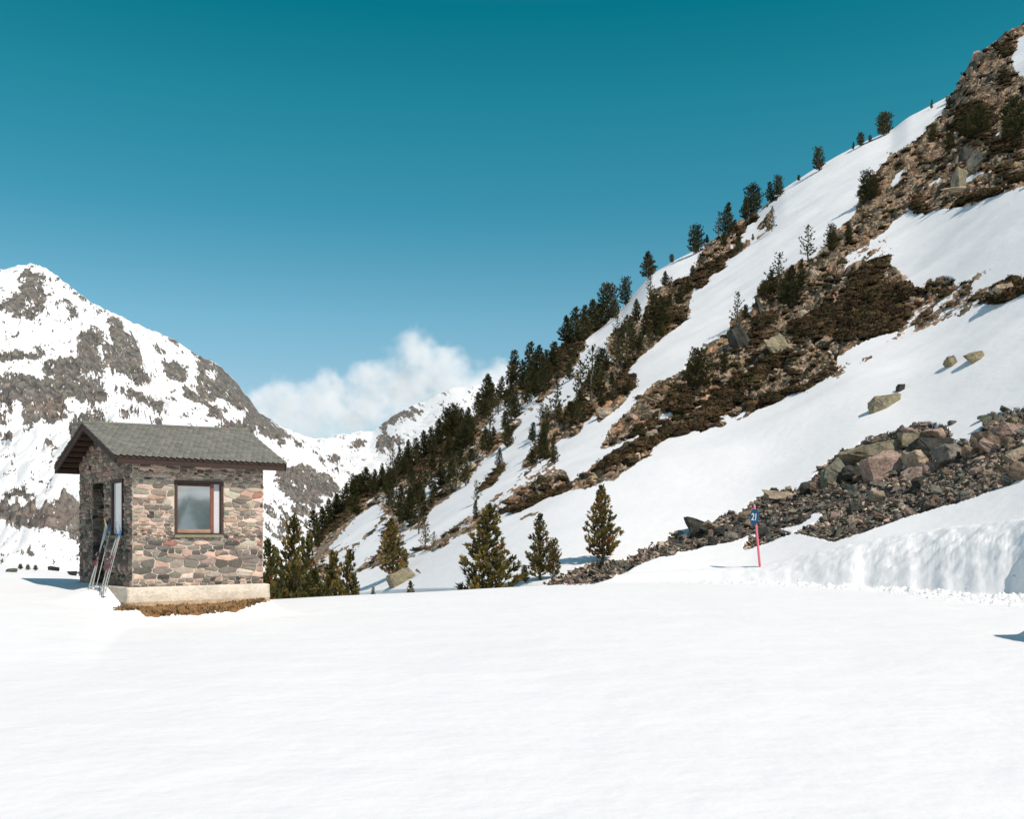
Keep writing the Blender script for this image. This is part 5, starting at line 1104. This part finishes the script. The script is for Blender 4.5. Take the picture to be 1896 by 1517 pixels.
o = scatter_mesh('scrub', TC, P - np.array([0, 0, .05]), S_s[:, None, None] * np.array([[[1.25, 1.25, .8]]]), r_.uniform(0, 6.28, n), r_.uniform(-.2, .1, n), GC[r_.choice(5, n, p=[.3, .25, .15, .1, .2])] * r_.uniform(.7, 1.3, (n, 1)), M_scrub, 6)
tag(o, 'low dark brown and green scrub matting the slope', 'scrub', kind='stuff')
# thawed turf at the foot of the hut
hp = []
r2 = random.Random(12); mbg = MB()
T2 = []
for k in range(900):
    a = r2.uniform(-.35, W_ - .02); q = r2.random(); wdt = .32 * (1 - abs((a - 1.0) / 1.8) ** 2.5) + .02; y = -.12 - q * max(wdt, .05)
    x, yy = gh(a, y); z = gxy(x, yy); c = r2.choice([(.33, .17, .07), (.26, .15, .07), (.18, .12, .06), (.36, .22, .10), (.08, .085, .035), (.22, .17, .12)]); s = r2.uniform(.03, .075)
    for m_ in range(3):
        th = r2.uniform(0, 6.28); d = Vector((math.cos(th), math.sin(th), 0)) * s
        b0 = Vector((x, yy, z + .012)); mbg.add([b0 - d * .5 + Vector((0, 0, -.02)), b0 + d * .5 + Vector((0, 0, -.02)), b0 + Vector((r2.uniform(-.03, .03), r2.uniform(-.03, .03), s * r2.uniform(.5, 1.1)))], [(0, 1, 2)], tuple(v * r2.uniform(.7, 1.2) for v in c))
o = mbg.build('turf_tufts', M_turf); tag(o, 'dry orange-brown turf thawed out along the hut plinth', 'grass', kind='stuff')
sheet = MB(); na, nb_ = 46, 12
vs = []
for i in range(na + 1):
    a = -.42 + (W_ + .42) * i / na; wdt = .32 * max(0, 1 - abs((a - 1.0) / 1.8) ** 2.6) + .01 + .07 * math.sin(a * 7) + .03 * math.sin(a * 23)
    for j in range(nb_ + 1):
        y = -.10 - (wdt + .02) * j / nb_; x, yy = gh(a, y); e = min(j, nb_ - j) / nb_
        vs.append((x, yy, gxy(x, yy) + (.035 * math.sin(math.pi * j / nb_) ** .5 if j < nb_ else -.02) + .012 * math.sin(a * 31 + j) + .02 * (1 - j / nb_)))
fs = [(i * (nb_ + 1) + j, (i + 1) * (nb_ + 1) + j, (i + 1) * (nb_ + 1) + j + 1, i * (nb_ + 1) + j + 1) for i in range(na) for j in range(nb_)]
sheet.add(vs, fs, (.27, .155, .075)); o = sheet.build('bare_earth', M_turf, smooth=True); tag(o, 'strip of bare brown earth along the hut', kind='structure')
# ------------------------------------------------------------------ lumps of snow under the cut bank
CH = [hull_rock(440 + i, 1, .9, .7, n=12, boxy=.7, sub=True) for i in range(4)]
TCH = tmpl(CH); r3 = np.random.default_rng(9); P, S_s = [], []
for k in range(200):
    a = r3.uniform(1200, 1920); t_ = (a - 1200) / 700; Yd = float(edge_d(np.array(a))) - r3.normal(.35 + .9 * t_, .30 + .35 * t_) - (2.2 * t_ if (a > 1620 and r3.random() < .4) else 0)
    p = (float(uof(a)) * Yd, Yd, ground(a, Yd) + .01); P.append(p); S_s.append(r3.uniform(.03, .09) * (.6 + .7 * t_))
n = len(P); o = scatter_mesh('snow_lumps', TCH, np.array(P), np.repeat(np.array(S_s)[:, None, None], 3, 2), r3.uniform(0, 6.28, n), r3.uniform(-.5, .5, n), np.repeat([[.86, .85, .85]], n, 0), M_chunk, 8, True)
tag(o, 'crumbled lumps of snow along the foot of the cut bank', 'snow lumps', kind='stuff')
# ------------------------------------------------------------------ numbered piste marker
pb = hit(1407, 1050); k = pb.y / F
mk = tag(empty('piste_marker', pb), 'pink-red pole with a blue number plate reading 21, stuck in the snow bank', 'marker pole')
top = Vector(((1398 - 1407) * k, .10, (1050 - 936) * k)); d = top.normalized()
s = MB(); s.tube([d * -.35, d * .5, d * 1.5, top], [.046, .045, .043, .042], 12, (.78, .17, .22)); s.build('pole', M_plain, mk, smooth=True)
s = MB(); s.tube([top * .985, top * 1.015], [.034, .030], 12, (.35, .42, .75)); s.build('pole_cap', M_plain, mk, smooth=True)
Rp = Matrix.Rotation(R(4.5), 4, 'Y') @ Matrix.Rotation(R(-34), 4, 'Z')
cen = d * ((1050 - 958) * k) + Vector((-.05, -.05, 0))
Mp = Matrix.Translation(cen) @ Rp @ Matrix.Diagonal((1, 1, 1, 1))
pl = MB(); n = 28; prof = []
hw, hh = 8.2 * k, 15.5 * k
for i in range(n):
    a = 6.28318 * i / n; x, z = math.cos(a), math.sin(a)
    x = math.copysign(abs(x) ** .8, x) * (1 - .16 * max(0, -z) ** 1.5) ; prof.append((x * hw, z * hh))
fr = [Mp @ Vector((x, -.012, z)) for x, z in prof]; bk = [Mp @ Vector((x, .012, z)) for x, z in prof]
pl.add(fr + bk, [tuple(range(n)), tuple(range(2 * n - 1, n - 1, -1))] + [(i, i + n, (i + 1) % n + n, (i + 1) % n) for i in range(n)], (.012, .10, .20))
plate = pl.build('number_plate', M_plain, mk)
cu = bpy.data.curves.new('numerals', 'FONT'); cu.body = '21'; cu.size = 14.5 * k; cu.extrude = .003; cu.align_x = 'CENTER'; cu.align_y = 'CENTER'; cu.space_character = .92; cu.offset = .006
tmp = bpy.data.objects.new('tmp', cu); col.objects.link(tmp); bpy.context.view_layer.update()
me = bpy.data.meshes.new_from_object(tmp.evaluated_get(bpy.context.evaluated_depsgraph_get())); bpy.data.objects.remove(tmp)
m, t, b = mat_new('white_paint'); b.inputs['Base Color'].default_value = (.85, .85, .85, 1); me.materials.clear()
nu = link('numerals', me, m, plate); nu.matrix_basis = Mp @ Matrix.Translation((0, -.018, .0)) @ Matrix.Rotation(R(90), 4, 'X') @ Matrix.Diagonal((.82, 1.25, 1, 1))
s = MB(); s.box(-.05, .05, .013, .035, -.02, .02, (.4, .4, .4), Mp); s.build('clamp', M_plain, mk)
# ------------------------------------------------------------------ bushes and stones at the far left edge
rk(18, 1060, 26, 9, 'greenish grey', 'wedge', 0, 'low dark stone on the snow edge at the far left', cat='boulder')
rk(98, 1057, 20, 9, 'dark grey', 'block', 1, 'dark stone on the snow edge left of the hut')
rk(131, 1066, 22, 9, 'dark grey', 'wedge', 2, 'dark stone nearest the hut on the left snow edge')
for i, (a, t0, wd) in enumerate([(38, 1050, 1), (52, 1052, 1.2), (66, 1056, 1)]):
    p = Vector((float(uof(a)) * 27.5, 27.5, ground(a, 27.5))); H = .15
    o = empty('dwarf_shrub', p); o.scale = (H * 1.5, H * 1.5, H); tag(o, ['leftmost', 'middle', 'rightmost'][i] + ' of three dwarf shrubs on the snow edge left of the hut', 'shrub', 'dwarf shrubs on the left snow edge')
    tm_, cm_ = PINES['bush'][i % 2]; link('stems', tm_, None, o); link('leaves', cm_, None, o)
# ------------------------------------------------------------------ labels of the pines
KN = {'cone': 'cone-shaped', 'narrow': 'slender', 'bush': 'bushy', 'open': 'sparse open', 'round': 'round-headed'}
GR = {'hut': 'pines beside the hut', 'mid': 'pines at the foot of the slope', 'sapling': 'saplings on the snow field', 'edge': 'pines on the edge of the snow field', 'slope': 'pines scattered on the slope', 'wood': 'pines of the wood on the spur'}
def where(px, base, zone):
    if zone == 'hut': return 'right beside the hut'
    if zone == 'mid': return 'at the foot of the wooded spur'
    if zone == 'sapling': return 'poking through the flat snow'
    if zone == 'edge': return 'on the edge of the snow field'
    sky_y = K(px, YC_X, YC_Y)
    up = 'on skyline' if base < sky_y + 34 else 'below skyline'
    reg = 'of the wooded spur' if px < 720 else ('of the middle wood' if px < 880 else ('of the upper wood' if px < 1040 else ('by the snow gully' if px < 1250 else ('above the brown band' if px < 1560 else 'near the top crags'))))
    return up + ' ' + reg
cl = {}
for t_ in sorted(trees, key=lambda q: q[1]): cl.setdefault((t_[4], where(t_[1], t_[3], t_[6])), []).append(t_)
for (kd, wh), L_ in cl.items():
    for i, t_ in enumerate(L_):
        lab = f'the only {KN[kd]} pine {wh}' if len(L_) == 1 else f'{ordn(i)} from left of the {KN[kd]} pines {wh}'
        tag(t_[0], lab, 'pine tree', GR[t_[6]])
# ------------------------------------------------------------------ cloud over the pass
Yc_ = 5200.0
def wpt(px, py, Y): return Vector((float(uof(px)) * Y, Y, float(sof(py)) * Y))
blobs = [(800, 700, 110, 62), (745, 730, 120, 62), (640, 760, 130, 56), (540, 760, 110, 62), (880, 712, 110, 36), (850, 735, 90, 40), (780, 655, 42, 34), (835, 672, 34, 28), (700, 705, 60, 34), (500, 745, 50, 34), (600, 720, 50, 34)]
m = bpy.data.materials.new('cloud_vapour'); m.use_nodes = True; t = m.node_tree; t.nodes.clear()
geo = N(t, 'ShaderNodeTexCoord'); acc = None
npos = nz_(t, .0042, 5, .62, geo.outputs['Object']); sub = N(t, 'ShaderNodeVectorMath', operation='SUBTRACT'); t.links.new(npos.outputs['Color'], sub.inputs[0]); sub.inputs[1].default_value = (.5, .5, .5)
scl = N(t, 'ShaderNodeVectorMath', operation='MULTIPLY_ADD'); t.links.new(sub.outputs[0], scl.inputs[0]); scl.inputs[1].default_value = (430, 300, 380); t.links.new(geo.outputs['Object'], scl.inputs[2])
for (a, b_, ra, rb_) in blobs:
    c = wpt(a, b_, Yc_); kx = Yc_ / F
    mp = N(t, 'ShaderNodeVectorMath', operation='SUBTRACT'); t.links.new(scl.outputs[0], mp.inputs[0]); mp.inputs[1].default_value = c
    dv = N(t, 'ShaderNodeVectorMath', operation='DIVIDE'); t.links.new(mp.outputs[0], dv.inputs[0]); dv.inputs[1].default_value = (ra * kx, 200, rb_ * kx)
    ln_ = N(t, 'ShaderNodeVectorMath', operation='LENGTH'); t.links.new(dv.outputs[0], ln_.inputs[0])
    inv = N(t, 'ShaderNodeMath', operation='SUBTRACT', use_clamp=True); inv.inputs[0].default_value = 1.0; t.links.new(ln_.outputs['Value'], inv.inputs[1])
    if acc is None: acc = inv
    else:
        mx = N(t, 'ShaderNodeMath', operation='MAXIMUM'); t.links.new(acc.outputs[0], mx.inputs[0]); t.links.new(inv.outputs[0], mx.inputs[1]); acc = mx
nd = nz_(t, .011, 6, .65, geo.outputs['Object']); rd = ramp_(t, nd.outputs[0], [(.36, (0, 0, 0)), (.72, (1, 1, 1))])
m2 = N(t, 'ShaderNodeMath', operation='MULTIPLY'); t.links.new(acc.outputs[0], m2.inputs[0]); t.links.new(rd.outputs[0], m2.inputs[1])
m3 = N(t, 'ShaderNodeMath', operation='MULTIPLY'); t.links.new(m2.outputs[0], m3.inputs[0]); m3.inputs[1].default_value = .036
pv = N(t, 'ShaderNodeVolumePrincipled'); pv.inputs['Color'].default_value = (.97, .97, .98, 1); pv.inputs['Anisotropy'].default_value = -.1; t.links.new(m3.outputs[0], pv.inputs['Density'])
mo = N(t, 'ShaderNodeOutputMaterial'); t.links.new(pv.outputs[0], mo.inputs['Volume'])
c0, c1 = wpt(425, 850, Yc_), wpt(985, 600, Yc_)
cb = MB(); cb.box(c0.x, c1.x, Yc_ - 210, Yc_ + 210, c0.z, c1.z); o = cb.build('cloud', m); tag(o, 'thin white cloud lying behind the mountain pass', 'cloud', kind='stuff')
